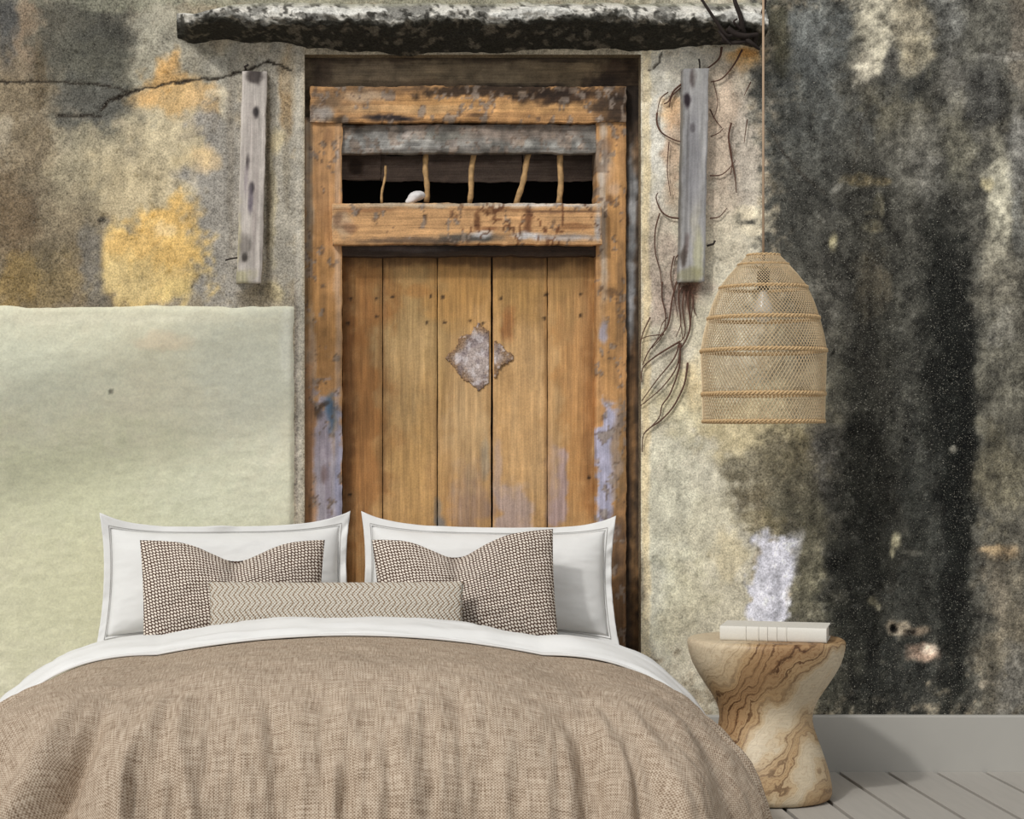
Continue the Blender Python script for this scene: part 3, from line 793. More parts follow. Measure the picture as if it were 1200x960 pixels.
m = sstep(0.0, 0.10, 0.10 - T2 + 0.02) * 0.6
cw = cw * (1 - m[..., None]) + np.array((168, 166, 146)) * m[..., None]
wp = (((Vl[..., 0] - 620) / 46) ** 2 + ((T2 - 0.3) / 0.16) ** 2 < 1 + nz * 2) | (((Vl[..., 0] - 385) / 60) ** 2 + ((T2 - 0.22) / 0.1) ** 2 < 1 + nz * 2) | (((Vl[..., 0] - 850) / 40) ** 2 + ((T2 - 0.32) / 0.14) ** 2 < 1 + nz * 2)
cw[wp] = cw[wp] * 0.3 + np.array((226, 224, 216)) * 0.7
m = sstep(0.36, 0.50, T2 + nz * 0.30)                         # shade and black moss of the underside and lip, painted dark
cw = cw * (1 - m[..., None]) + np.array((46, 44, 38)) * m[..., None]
m2 = m * sstep(0.58, 0.68, fbm(Vl[..., 0], T2 * 80, 9, 7, 3, 561)) * 0.55
cw = cw * (1 - m2[..., None]) + np.array((120, 112, 98)) * m2[..., None]
ledge = mesh('concrete_ledge', np.stack([X, -Dl, Z], -1), gq(len(LX), NS), MAT_LEDGE, col=lin(np.clip(cw, 6, 240)))
bm = bmesh.new()                                   # close the two broken ends
bm.from_mesh(ledge.data)
bm.verts.ensure_lookup_table()
for i in (0, len(LX) - 1):
    loop = [bm.verts[i * NS + j] for j in range(NS)]
    bm.faces.new(loop if i == 0 else loop[::-1])
bm.to_mesh(ledge.data)
bm.free()
tag(ledge, 'crumbling concrete ledge with white crust and underside painted dark with shade and moss above the door', 'ledge')

# ------------------------------------------------------------------ weathered battens either side of the door
bl = [(296, 90, 8, 10, (40, 32, 30), 0.8), (301, 132, 3.5, 7, (18, 14, 16), 1.0, {'warp': 1}), (293, 190, 2.5, 9, (26, 20, 24), 0.95, {'warp': 1}), (292, 210, 2, 18, (118, 104, 116), 0.6), (299, 220, 3, 7, (20, 16, 22), 1.0, {'warp': 1}), (298, 234, 3, 14, (80, 70, 88), 0.7), (293, 301, 3.5, 5, (24, 20, 18), 0.95, {'warp': 1}), (294, 290, 8, 14, (108, 100, 92), 0.6),
      (282, 285, 6, 40, (196, 184, 138), 0.7), (290, 322, 14, 10, (170, 162, 120), 0.7), (282, 200, 3, 110, (196, 186, 172), 0.6), (304, 250, 3, 60, (156, 142, 136), 0.5), (296, 170, 8, 60, (180, 168, 160), 0.5)]
blo = slab('wooden_batten', 284, 83, 313, 331, 0.045, 0.05, MAT_WV, (192, 182, 172), bl, None, res=1.6, tilt=-7, seed=601, rag=1.2, mott=0.12)
tag(blo, 'pale grey weathered board with dark nail holes fixed left of the door', 'board', 'battens beside the door')
pn = []
for (xx, yy, d) in ((279, 302, 0.02), (272, 303, 0.025), (264, 305, 0.03)):
    X, Z = P(xx, yy, d)
    pn.append((X, -d, Z))
tubes('nail', [(pn, 0.003)], MAT_IRON, blo)
pn = []
for (xx, yy, d) in ((288, 82, 0.03), (287, 78, 0.05), (291, 76, 0.055)):
    X, Z = P(xx, yy, d)
    pn.append((X, -d, Z))
tubes('nail', [(pn, 0.004)], MAT_IRON, blo)
br = [(806, 118, 3.5, 9, (40, 28, 34), 0.95, {'warp': 1}), (813, 150, 3, 5, (50, 40, 40), 0.9, {'warp': 1}), (813, 92, 4, 12, (60, 46, 44), 0.7), (818, 90, 5, 12, (178, 176, 170), 0.6), (806, 300, 4, 16, (70, 58, 50), 0.8), (808, 285, 3, 14, (90, 74, 70), 0.6), (822, 300, 6, 30, (176, 172, 134), 0.7), (818, 260, 6, 30, (170, 162, 140), 0.5),
      (800, 200, 2.5, 120, (104, 100, 92), 0.6), (814, 190, 9, 60, (140, 138, 142), 0.6), (826, 150, 3, 70, (168, 166, 164), 0.5), (812, 322, 14, 8, (130, 124, 84), 0.6), (808, 200, 1.5, 60, (110, 106, 104), 0.6)]
bro = slab('wooden_batten', 801, 80, 831, 330, 0.05, 0.055, MAT_WV, (160, 157, 155), br, None, res=1.6, tilt=-5, seed=611, rag=1.2, mott=0.12)
tag(bro, 'darker grey weathered board among dry vines right of the door', 'board', 'battens beside the door')
pn = []
for (xx, yy, d) in ((829, 288, 0.03), (836, 286, 0.05), (838, 282, 0.05)):
    X, Z = P(xx, yy, d)
    pn.append((X, -d, Z))
tubes('nail', [(pn, 0.004)], MAT_IRON, bro)
pn = []
for (xx, yy, d) in ((820, 80, 0.03), (820, 74, 0.04), (819, 69, 0.04)):
    X, Z = P(xx, yy, d)
    pn.append((X, -d, Z))
tubes('nail', [(pn, 0.003)], MAT_IRON, bro)

# ------------------------------------------------------------------ dry creepers and twigs
MAT_VINE = mat_plain('dry creeper stem', (92, 66, 54), 0.9, 0.25, 60, 0.4)
MAT_TWIG = mat_plain('dark twig', (44, 36, 32), 0.85, 0.3, 40, 0.5)


def wallpts(pts, d=0.012):
    out = []
    for p in pts:
        dd = p[2] if len(p) > 2 else d
        X, Z = P(p[0], p[1], dd)
        out.append((X, -dd, Z))
    return catmull(out, 5)


def plant(name, lab, stems, mat, cat='plant', rs=1.0):
    e = empty(name)
    tag(e, lab, cat)
    for pts, r in stems:
        w = wallpts(pts)
        n = len(w)
        tubes('stem', [(w, [r / 330 * rs * (1 - 0.55 * i / n) for i in range(n)])], mat, e, 5)
    return e


plant('dry_vine', 'brown dry creeper roots fanning down below the right grey board', [
    ([(809, 334), (806, 350), (809, 380), (804, 398), (796, 410)], 1.6), ([(803, 336), (800, 360), (803, 390), (796, 402)], 1.2), ([(797, 400), (780, 410), (765, 420), (753, 432), (752, 448)], 1.3), ([(796, 402), (790, 420), (770, 445), (752, 470)], 1.1), ([(798, 402), (793, 430), (775, 455), (750, 476)], 1.1),
    ([(797, 404), (796, 430), (786, 460), (776, 475), (772, 490), (755, 508)], 1.2), ([(806, 425), (802, 450), (790, 475), (775, 492), (755, 508), (753, 530)], 1.3), ([(793, 330), (788, 350), (783, 380), (772, 396), (760, 412), (753, 428)], 1.3), ([(776, 330), (776, 350), (780, 370), (777, 392), (764, 408)], 1.0), ([(762, 372), (752, 395), (750, 420)], 0.9),
    ([(778, 392), (760, 394), (750, 398)], 0.8), ([(812, 345), (813, 362), (816, 370)], 1.0), ([(797, 330), (795, 352), (798, 378), (792, 395)], 1.0), ([(790, 300), (786, 322), (790, 345), (794, 372)], 0.9), ([(801, 335), (796, 345), (797, 370), (800, 398)], 0.9), ([(806, 335), (812, 352), (808, 385)], 0.9), ([(782, 372), (776, 380), (770, 398)], 0.7)], MAT_VINE)
plant('dry_vine', 'thin dry creeper loops around the upper half of the right grey board', [
    ([(846, 55), (843, 68), (832, 78), (822, 84)], 1.5), ([(870, 58), (860, 76), (846, 92), (833, 96)], 1.3), ([(802, 96), (790, 106), (784, 118), (778, 122)], 1.5), ([(802, 99), (788, 112), (784, 126)], 1.1), ([(770, 132), (770, 145), (776, 156), (790, 164), (798, 166)], 1.3), ([(783, 108), (774, 116), (770, 134)], 0.9),
    ([(832, 128), (838, 140), (846, 150)], 0.9), ([(833, 160), (842, 156), (848, 150)], 0.8), ([(857, 144), (854, 160), (856, 180), (861, 205), (863, 226)], 1.3), ([(855, 168), (858, 190), (856, 205)], 1.0), ([(876, 140), (874, 152), (872, 168)], 0.8), ([(880, 96), (876, 104), (872, 112)], 0.8), ([(832, 206), (845, 205), (854, 198), (862, 188)], 0.9),
    ([(832, 256), (843, 254), (852, 244)], 0.9), ([(798, 256), (784, 254), (774, 246), (769, 232), (771, 226)], 1.2), ([(773, 250), (768, 270), (768, 296), (774, 320), (776, 345)], 1.0), ([(798, 296), (792, 302), (790, 312)], 0.9), ([(784, 166), (782, 200), (786, 230)], 0.7), ([(836, 96), (841, 120), (836, 140)], 0.6)], MAT_VINE)
plant('broken_twig', 'dark bare twigs sprouting from the right end of the mossy ledge', [
    ([(872, 48, 0.10), (866, 38, 0.14), (852, 42, 0.17), (840, 26, 0.19), (828, 8, 0.20), (814, -14, 0.2)], 3.0), ([(876, 50, 0.10), (870, 36, 0.15), (868, 20, 0.17), (862, 4, 0.18), (858, -14, 0.18)], 4.2), ([(884, 50, 0.08), (887, 38, 0.12), (889, 24, 0.13)], 3.6), ([(888, 30, 0.12), (895, 10, 0.13), (898, -12, 0.13)], 2.6),
    ([(843, 36, 0.17), (848, 44, 0.18), (857, 53, 0.18)], 2.2), ([(870, 44, 0.14), (880, 50, 0.16), (890, 58, 0.14)], 3.2), ([(868, 34, 0.16), (860, 26, 0.18), (864, 22, 0.18)], 2.0), ([(852, 34, 0.16), (862, 40, 0.16), (874, 42, 0.16), (888, 40, 0.14)], 4.5), ([(846, 46, 0.14), (860, 50, 0.15), (876, 48, 0.15)], 4.0)], MAT_TWIG)

# ------------------------------------------------------------------ bed: base, mattress, linen
k = M('white cotton', 0.85, 0.2)
uvc = k.coord('Object')
f = k.noise(uvc, 9, 3)
w = k.noise(uvc, 400, 1)
MAT_WHITE = k.out(k.scale(rgba(226, 225, 222), k.rng(f, 0.3, 0.7, 0.985, 1.015)), k.math('ADD', k.math('MULTIPLY', f, 1.0), k.math('MULTIPLY', w, 0.03)), 0.25, 0.012)
MAT_SEAM = mat_plain('grey piping', (176, 174, 170), 0.8)
MAT_BEDWOOD = mat_plain('bed base linen', (150, 138, 122), 0.8)

bed = empty('bed', (0, -1.1, 0))
tag(bed, 'double bed with white mattress under the linen duvet before the door', 'bed')
b = box('mattress', (-0.86, -1.86, 0.22), (0.86, -0.08, 0.45), MAT_WHITE, bed, 0.09, 6)
b.matrix_parent_inverse = Matrix.Translation((0, 1.1, 0))
b = box('bed_base', (-0.84, -1.84, 0.10), (0.84, -0.09, 0.24), MAT_BEDWOOD, bed, 0.01, 2)
b.matrix_parent_inverse = Matrix.Translation((0, 1.1, 0))
for sx in (-1, 1):
    for yy in (-1.78, -0.2):
        b = box('leg', (sx * 0.80 - 0.03, yy - 0.03, 0.0), (sx * 0.80 + 0.03, yy + 0.03, 0.10), MAT_BEDWOOD, bed, 0.005, 1)
        b.matrix_parent_inverse = Matrix.Translation((0, 1.1, 0))

# duvet: cloth laid over the mattress; s runs across, t away from the wall
A0, B0, D0 = 0.60, 1.78, 0.84      # flat half width, where the foot turns down, head edge (metres from wall)
R1, DR1 = 0.56, 0.50               # reach and drop of the rounded overhang
FR = 0.42


def duvet_surface(s, t, lift=0.0, folds=True):
    ex = np.maximum(np.abs(s) - A0, 0)
    ey = np.maximum(t - B0, 0)
    sg = np.sign(s)
    sc = np.clip(s, -A0, A0)
    tc = np.minimum(t, B0)
    e = np.hypot(ex, ey) + 1e-9
    ux, uy = ex / e, ey / e
    th = np.clip(e / 0.86, 0, 1.0) * math.pi / 2
    reach = R1 * ux ** 2 + FR * uy ** 2
    R = reach * np.sin(th) ** 0.86
    drop = DR1 * (1 - np.cos(th) ** 0.92)
    drop = drop + np.maximum(e / 0.86 - 1, 0) * 0.05
    phi = np.arctan2(uy, ux)
    per = sg * (np.abs(sc) + 0.0) + sg * (1 - phi / (math.pi / 2)) * 0.35 * (e > 1e-6)
    per2 = per + sg * (B0 - tc) * sstep(0, 0.02, ex)
    z = 0.560 - 0.060 * (sc / A0) ** 2 - drop
    d = tc + R * uy
    x = sc + sg * R * ux
    # narrowing towards the foot
    x = x * (1 - 0.035 * sstep(1.1, 2.1, d) * sstep(0, 0.30, ex))
    z = z + 0.030 * sstep(0.8, 1.5, d) * (1 - sstep(0.3, 1.1, np.abs(x)) * 0.5)
    nx = ux * sg * np.sin(th)
    ny = uy * np.sin(th)
    nzz = np.cos(th)
    disp = lift
    if folds:
        amp = sstep(0.12, 0.55, e)
        w = (fbm(per2 * 60 + 300, e * 14, 4.2, 9, 3, 701) - 0.5) * 0.075 * amp
        w = w + (fbm(s * 60 + 100, t * 60, 9, 9, 4, 711) - 0.5) * 0.030
        w = w + (fbm(per2 * 60 + 40, e * 30 + tc * 20, 1.9, 14, 3, 721) - 0.5) * 0.028 * amp
        for (ps, wd, a) in ((-0.50, 0.030, 0.045), (-0.38, 0.022, 0.020), (0.16, 0.03, 0.018), (0.545, 0.030, -0.040), (0.60, 0.03, 0.03), (-0.76, 0.03, 0.05), (-0.68, 0.02, -0.04), (-0.88, 0.03, 0.03), (0.78, 0.04, 0.02), (0.9, 0.03, -0.02), (-0.06, 0.03, 0.016), (-0.2, 0.03, -0.016)):
            w = w + a * np.exp(-((per - ps - 0.05 * np.sin(e * 5 + ps * 9)) / wd) ** 2) * sstep(0.15, 0.5, e) * sstep(0.0, 0.08, ey)
        disp = disp + w * sstep(D0 - 0.02, D0 + 0.30, t)
    return np.stack([x + nx * disp, -(d + ny * disp), z + nzz * disp], -1)


k = M('oatmeal woven linen', 0.9, 0.12)
uv = k.coord('UV')
wa = k.noise(k.n('ShaderNodeMapping', {'Vector': uv, 'Scale': (14, 260, 1)}).outputs[0], 1.0, 2, 0.6)
wb = k.noise(k.n('ShaderNodeMapping', {'Vector': uv, 'Scale': (260, 14, 1)}).outputs[0], 1.0, 2, 0.6)
sep = k.n('ShaderNodeSeparateXYZ', {0: uv})
s1 = k.math('SINE', k.math('MULTIPLY', sep.outputs[0], 2 * math.pi / 0.0088))
s2 = k.math('SINE', k.math('MULTIPLY', sep.outputs[1], 2 * math.pi / 0.0088))
wv = k.math('MULTIPLY', s1, s2)
hgt = k.math('ADD', k.math('ADD', k.math('MULTIPLY', wa, 0.8), k.math('MULTIPLY', wb, 0.8)), k.math('MULTIPLY', wv, 0.22))
big = k.noise(uv, 3.0, 3)
colr = k.ramp(hgt, [(0.42, rgba(104, 86, 70)), (0.66, rgba(152, 132, 112)), (0.86, rgba(182, 164, 144)), (1.12, rgba(202, 186, 166))])
th_ = k.noise(k.n('ShaderNodeMapping', {'Vector': uv, 'Scale': (2.5, 170, 1)}).outputs[0], 1.0, 1)
colr = k.mix(k.rng(th_, 0.72, 0.78, 0, 0.6), colr, rgba(98, 76, 56))
colr = k.scale(colr, k.rng(big, 0.3, 0.7, 0.96, 1.04))
MAT_LINEN = k.out(colr, hgt, 0.55, 0.003)

smax, tmax = A0 + 0.93, B0 + 0.90
sv, tv = np.linspace(-smax, smax, 340), np.linspace(D0, tmax, 230)
Sg, Tg = np.meshgrid(sv, tv, indexing='ij')
duvet = mesh('duvet', duvet_surface(Sg, Tg), gq(340, 230, flip=True), MAT_LINEN, uv=np.stack([Sg, Tg], -1))
md = duvet.modifiers.new('padding', 'SOLIDIFY')
md.thickness, md.offset = 0.02, -1
tag(duvet, 'oatmeal woven linen duvet draped over the bed', 'duvet')

# white sheet folded back over the duvet's head edge: a padded roll with a thin hem below
NP = 40
ang = np.linspace(0, 2 * math.pi, NP, endpoint=False)
sv = np.linspace(-smax + 0.10, smax - 0.10, 300)


def roll(sv, t0, t1, base, hgt_, seed):
    tc_, tw = (t0 + t1) / 2, (t1 - t0) / 2
    out = []
    for s in sv:
        wob = (fbm(np.array([s * 60]), np.array([0.0]), 14, 14, 3, seed)[0] - 0.5)
        wob2 = (fbm(np.array([s * 60]), np.array([40.0]), 7, 7, 3, seed + 3)[0] - 0.5)
        ca, sa = np.cos(ang), np.sin(ang)
        tt_ = tc_ + np.sign(ca) * np.abs(ca) ** 0.7 * (tw + wob2 * 0.015) + wob * 0.02
        sl = 0.62 + 0.38 * (-(tt_ - tc_) / tw)                 # highest at the pillow side
        lf = base + np.where(sa > 0, np.abs(sa) ** 0.75 * hgt_ * (1 + wob * 0.5) * np.clip(sl, 0.25, 1.0), -0.004)
        lf = lf + (fbm(np.full(NP, s * 60), tt_ * 260, 16, 5, 3, seed + 7) - 0.5) * 0.030 * (sa > 0)
        out.append(duvet_surface(np.full(NP, s), tt_, lf, False))
    return np.array(out)


Vr = roll(sv, 0.70, 0.86, 0.006, 0.060, 801)
ends = np.array([Vr[0].mean(0), Vr[-1].mean(0)])
fq = [tuple(int(v) for v in f) for f in gq(300, NP, wrapy=True, flip=True)]
nv = 300 * NP
fq += [(nv, (j + 1) % NP, j)[::-1] for j in range(NP)] + [(nv + 1, 299 * NP + j, 299 * NP + (j + 1) % NP)[::-1] for j in range(NP)]
sheet = mesh('folded_sheet', np.concatenate([Vr.reshape(-1, 3), ends]), fq, MAT_WHITE)
tag(sheet, 'white cotton sheet folded back over the head edge of the duvet', 'sheet')
tv2 = np.linspace(0.72, 0.893, 26)
Sg, Tg = np.meshgrid(sv, tv2, indexing='ij')
hem = mesh('hem', duvet_surface(Sg, Tg + (fbm(Sg * 60, Sg * 0, 14, 14, 3, 801)[..., ] - 0.5) * 0.02, 0.009 + 0 * Sg, False), gq(300, 26, flip=True), MAT_WHITE, sheet)
md = hem.modifiers.new('thick', 'SOLIDIFY')
md.thickness, md.offset = 0.006, -1


# ------------------------------------------------------------------ pillows and cushions
def pillow_grid(W, H, T, n, cx=0.04, cz=0.06, notch=0.0, pw=2.4, ex=0.5, seed=1, wr=0.006, notch_u=0.0, taper=0.0, zp=2.0):
    u, v = np.meshgrid(np.linspace(-1, 1, n), np.linspace(-1, 1, n), indexing='ij')
    X = W / 2 * u * (1 - cx * (1 - v * v))
    X = X * (1 + taper * v)
    Z = H / 2 * v * (1 - cz * (1 - np.abs(u) ** zp))
    nt = notch * np.exp(-((u - notch_u) / 0.40) ** 2) * np.clip((v + 0.6) / 1.6, 0, 1) ** 1.6
    Z = Z - nt
    base = np.clip((1 - np.abs(u) ** pw) * (1 - np.abs(v) ** pw), 0, 1) ** ex
    Y = T / 2 * base
    crease = np.exp(-((u - notch_u) / 0.10) ** 2) * np.clip((v + 0.2) / 1.2, 0, 1) * notch * 0.5
    wrk = (fbm(u * 60 + 200, v * 60 + 100, 16, 16, 4, seed) - 0.5) * wr * 4 * base ** 0.3 * (base > 0)
    Yf = Y - crease * (base > 0) + wrk * (base > 0)
    Vf = np.stack([X, -Yf, Z], -1)
    Vb = np.stack([X, Y, Z], -1)
    uvs = np.stack([u * W / 2, v * H / 2], -1)
    return Vf, Vb, uvs


def pillow_mesh(name, mat, parent=None, n=70, **kw):
    Vf, Vb, uvs = pillow_grid(n=n, **kw)
    Vv = np.concatenate([Vf.reshape(-1, 3), Vb.reshape(-1, 3)])
    q = np.concatenate([gq(n, n, flip=False), gq(n, n, flip=True, off=n * n)])
    o = mesh(name, Vv, q, mat, parent, uv=np.concatenate([uvs.reshape(-1, 2)] * 2))
    bm = bmesh.new()
    bm.from_mesh(o.data)
    bmesh.ops.remove_doubles(bm, verts=bm.verts, dist=1e-6)
    bmesh.ops.recalc_face_normals(bm, faces=bm.faces)
    bm.to_mesh(o.data)
    bm.free()
    return o


def sham(px_c, py_b, d, W, H, yaw, roll_, seed, lab):
    """white pillow with a flat flange all round, leaning on the wall"""
    body = pillow_mesh('pillow', MAT_WHITE, None, 70, W=W - 0.07, H=H - 0.075, T=0.20, cx=0.03, cz=0.12, seed=seed, wr=0.004, pw=3.0, ex=0.55, taper=-0.012, zp=3.2)
    X, Z = P(px_c, py_b - 2, d)
    body.location = (X, -d, Z + H / 2 - 0.01)
    body.rotation_euler = (math.radians(-13), math.radians(roll_), math.radians(yaw))
    # flange: ring between the seam and the outer hem, corners drawn up into ears
    n = 200
    rows = []
    sq = np.linspace(0, 4, n, endpoint=False)
    cu, cv = [], []
    for s in sq:
        k_, r = int(s), s - int(s)
        a = -1 + 2 * r
        u, v = ((a, -1), (1, a), (-a, 1), (-1, -a))[k_]
        cu.append(u)
        cv.append(v)
    cu, cv = np.array(cu), np.array(cv)
    for t in np.linspace(0, 1, 7):
        w_, h_ = (W - 0.07) + 0.07 * t, (H - 0.075) + 0.075 * t
        cxx, czz = 0.03 + 0.015 * t, 0.12 + 0.04 * t
        X_ = w_ / 2 * cu * (1 - cxx * (1 - cv ** 2)) * (1 - 0.012 * cv)
        Z_ = h_ / 2 * cv * (1 - czz * (1 - np.abs(cu) ** 3.2))
        ear = 0.016 * t * (np.abs(cu * cv) ** 8)
        X_ = X_ + np.sign(cu) * ear * 0.2
        Z_ = Z_ + np.sign(cv) * ear
        Y_ = (fbm(cu * 30 + 90, cv * 30 + 90, 9, 9, 3, seed + 30) - 0.5) * 0.05 * t
        rows.append(np.stack([X_, Y_, Z_], -1))
    R_ = np.array(rows)
    fl = mesh('flange', R_, gq(7, n, wrapy=True), MAT_WHITE, body)
    md = fl.modifiers.new('thick', 'SOLIDIFY')
    md.thickness, md.offset = 0.005, 0
    ring = [Vector(v) + Vector((0, -0.003, 0)) for v in R_[1]]
    tubes('piping', [(ring + [ring[0]], 0.0016)], MAT_SEAM, body, 5)
    tag(body, lab, 'pillow', 'white pillows against the door')
    return body


sham(264, 757, 0.20, 0.875, 0.455, 1.5, -0.5, 901, 'left white flanged pillow, in front of the green panel')
sham(572, 755, 0.20, 0.890, 0.445, -1.5, 1.0, 911, 'right white flanged pillow, in front of the wooden door')

# chunky two-tone knit
k = M('brown and white chunky knit', 0.95, 0.1)
uv = k.coord('UV')
uvd = k.n('ShaderNodeMapping', {'Vector': uv, 'Rotation': (0, 0, math.radians(38)), 'Scale': (1, 1, 1)}).outputs[0]
jit = k.n('ShaderNodeTexNoise', {'Vector': uv, 'Scale': 26.0, 'Detail': 2.0}).outputs['Color']
uvj = k.n('ShaderNodeVectorMath', {0: uvd, 1: k.scale(jit, 0.010)}, operation='ADD').outputs[0]
sp = k.n('ShaderNodeSeparateXYZ', {0: uvj})
px_, py_ = 0.0152, 0.0080
row = k.math('DIVIDE', sp.outputs[1], py_)
rowi = k.math('FLOOR', row)
ofs = k.math('MULTIPLY', k.math('MODULO', k.math('ADD', rowi, 1000.0), 2.0), 0.5)
colu = k.math('FRACT', k.math('ADD', k.math('ADD', k.math('DIVIDE', sp.outputs[0], px_), ofs), 500.0))
rf = k.math('FRACT', k.math('ADD', row, 500.0))
ddx = k.math('DIVIDE', k.math('SUBTRACT', colu, 0.5), 0.40)
ddy = k.math('DIVIDE', k.math('SUBTRACT', rf, 0.5), 0.46)
dist = k.math('ADD', k.math('MULTIPLY', ddx, ddx), k.math('MULTIPLY', ddy, ddy))
msk = k.rng(dist, 0.7, 1.2, 1.0, 0.0)
fib = k.noise(uv, 260, 2)
kc = k.mix(msk, rgba(84, 56, 40), rgba(236, 224, 210))
kc = k.scale(kc, k.rng(fib, 0.3, 0.7, 0.82, 1.15))
MAT_KNIT = k.out(kc, msk, 0.9, 0.006)

# cream weave with ochre zigzag
k = M('cream weave with ochre zigzag', 0.9, 0.1)
uv = k.coord('UV')
sp = k.n('ShaderNodeSeparateXYZ', {0: uv})
zz = k.math('PINGPONG', k.math('ADD', sp.outputs[1], 5.0), 0.026)
us = k.math('ADD', k.math('ADD', sp.outputs[0], k.math('MULTIPLY', zz, 0.75)), 3.0)
fr = k.math('FRACT', k.math('DIVIDE', us, 0.0175))
ln = k.rng(k.math('ABSOLUTE', k.math('SUBTRACT', fr, 0.5)), 0.07, 0.12, 1.0, 0.0)
dash = k.rng(k.math('SINE', k.math('MULTIPLY', sp.outputs[1], 2 * math.pi / 0.0095)), -0.9, -0.3, 0.5, 1.0)
ln = k.math('MULTIPLY', ln, dash)
kn = k.math('MULTIPLY', k.math('SINE', k.math('MULTIPLY', sp.outputs[0], 2 * math.pi / 0.0115)), k.math('SINE', k.math('MULTIPLY', sp.outputs[1], 2 * math.pi / 0.0105)))
cc = k.mix(k.rng(kn, -0.7, 0.3, 0.0, 1.0), rgba(176, 166, 150), rgba(220, 213, 200))
cc = k.mix(ln, cc, rgba(122, 84, 36))
MAT_ZIG = k.out(cc, kn, 0.6, 0.004)


def cushion(lab, px_c, py_c, d, W, H, T, mat, lean, yaw, roll_, seed, **kw):
    o = pillow_mesh('cushion', mat, None, 80, W=W, H=H, T=T, seed=seed, **kw)
    X, Z = P(px_c, py_c, d)
    o.location = (X, -d, Z)
    o.rotation_euler = (math.radians(lean), math.radians(roll_), math.radians(yaw))
    tag(o, lab, 'cushion')
    return o


cushion('left brown and white knitted cushion on the bed', 272, 696, 0.46, 0.60, 0.37, 0.17, MAT_KNIT, -18, 2, 0, 931, cx=0.02, cz=0.02, taper=0.03, notch=0.07, notch_u=0.04)['group'] = 'knitted cushions'
cushion('right brown and white knitted cushion on the bed', 546, 691, 0.46, 0.595, 0.38, 0.17, MAT_KNIT, -18, -2, -3.5, 941, cx=0.02, cz=0.02, taper=0.02, notch=0.075, notch_u=-0.08)['group'] = 'knitted cushions'
cushion('long cream lumbar cushion with ochre zigzag stripes', 394, 724, 0.65, 0.825, 0.235, 0.09, MAT_ZIG, -14, 0, 0, 951, cx=0.015, cz=0.02, wr=0.002)

# ------------------------------------------------------------------ side table: turned hourglass stump
k = M('swirled olive wood', 0.5, 0.35)
oc = k.coord('Object')
sp = k.n('ShaderNodeSeparateXYZ', {0: oc})
acr = k.math('ADD', k.math('ADD', k.math('MULTIPLY', sp.outputs[2], 0.66), k.math('MULTIPLY', sp.outputs[0], -0.66)), k.math('MULTIPLY', sp.outputs[1], 0.35))
alo = k.math('ADD', k.math('MULTIPLY', sp.outputs[2], 0.7), k.math('MULTIPLY', sp.outputs[0], 0.7))
fv = k.n('ShaderNodeCombineXYZ', {0: k.math('MULTIPLY', acr, 1.6), 1: alo, 2: k.math('MULTIPLY', sp.outputs[1], 1.0)}).outputs[0]
nl = k.noise(fv, 4.0, 3, 0.5)
nm = k.noise(fv, 15.0, 4, 0.65)
ph = k.math('ADD', acr, k.math('ADD', k.math('MULTIPLY', k.math('SUBTRACT', nl, 0.5), 0.20), k.math('MULTIPLY', k.math('SUBTRACT', nm, 0.5), 0.055)))
zone = k.rng(ph, -0.25, 0.42, 0.0, 1.0)
G = lambda v: (v, v, v, 1)
zc_ = k.ramp(zone, [(0.0, G(0.9)), (0.16, G(1.0)), (0.25, G(0.55)), (0.29, G(0.05)), (0.34, G(0.1)), (0.39, G(0.75)), (0.47, G(0.6)), (0.515, G(0.04)), (0.565, G(0.02)), (0.61, G(0.7)), (0.70, G(1.0)), (0.82, G(0.95)), (0.90, G(0.4)), (1.0, G(0.1))])
w2 = k.math('SINE', k.math('MULTIPLY', ph, 210.0))
w3 = k.math('SINE', k.math('MULTIPLY', k.math('ADD', ph, k.math('MULTIPLY', nm, 0.02)), 520.0))
base = k.ramp(zc_, [(0.0, rgba(210, 195, 168)), (0.35, rgba(200, 178, 144)), (0.75, rgba(184, 154, 114)), (1.0, rgba(166, 132, 94))])
dark_zone = k.math('MULTIPLY', zc_, k.rng(k.noise(fv, 6.0, 2), 0.40, 0.62, 0.45, 1.0))
v2 = k.math('MULTIPLY', k.rng(w2, 0.60, 1.0, 0.0, 0.95), k.math('ADD', dark_zone, 0.03))
v3 = k.math('MULTIPLY', k.rng(w3, 0.45, 1.0, 0.0, 0.55), k.math('ADD', dark_zone, 0.35))
cc = k.mix(v3, base, rgba(134, 96, 62))
cc = k.mix(v2, cc, rgba(82, 52, 30))
fine = k.noise(k.coord('Object', (30, 30, 200)), 1.0, 2)
cc = k.scale(cc, k.rng(fine, 0.3, 0.7, 0.86, 1.0))
MAT_OLIVE = k.out(cc, w2, 0.08, 0.002)

TD = 0.54
TX, _ = P(897, 745, TD)
prof = [(0.0, 0.0), (0.06, 0.0), (0.14, 0.0), (0.195, 0.002), (0.207, 0.008), (0.2125, 0.022), (0.211, 0.05), (0.203, 0.09), (0.190, 0.13), (0.176, 0.17), (0.163, 0.205), (0.153, 0.235), (0.1485, 0.262), (0.151, 0.288), (0.160, 0.315), (0.177, 0.345), (0.199, 0.378), (0.219, 0.410), (0.236, 0.442), (0.246, 0.472), (0.2515, 0.498), (0.2525, 0.512), (0.249, 0.520), (0.242, 0.5245), (0.22, 0.5255), (0.12, 0.526), (0.0, 0.526)]
na = 96
V = []
for r, h in prof:
    for j in range(na):
        a = 2 * math.pi * j / na
        rr = r * (1 + 0.012 * math.sin(2 * a + 1) + 0.008 * math.sin(3 * a + h * 5))
        V.append((rr * math.cos(a), rr * math.sin(a), h))
q = gq(len(prof), na, wrapy=True, flip=False)
tab = mesh('side_table', V, q[:, ::-1], MAT_OLIVE, weld=True, sharp=60)
tab.location = (TX, -TD, 0)
tag(tab, 'hourglass shaped side table of swirled pale wood right of the bed', 'side table')

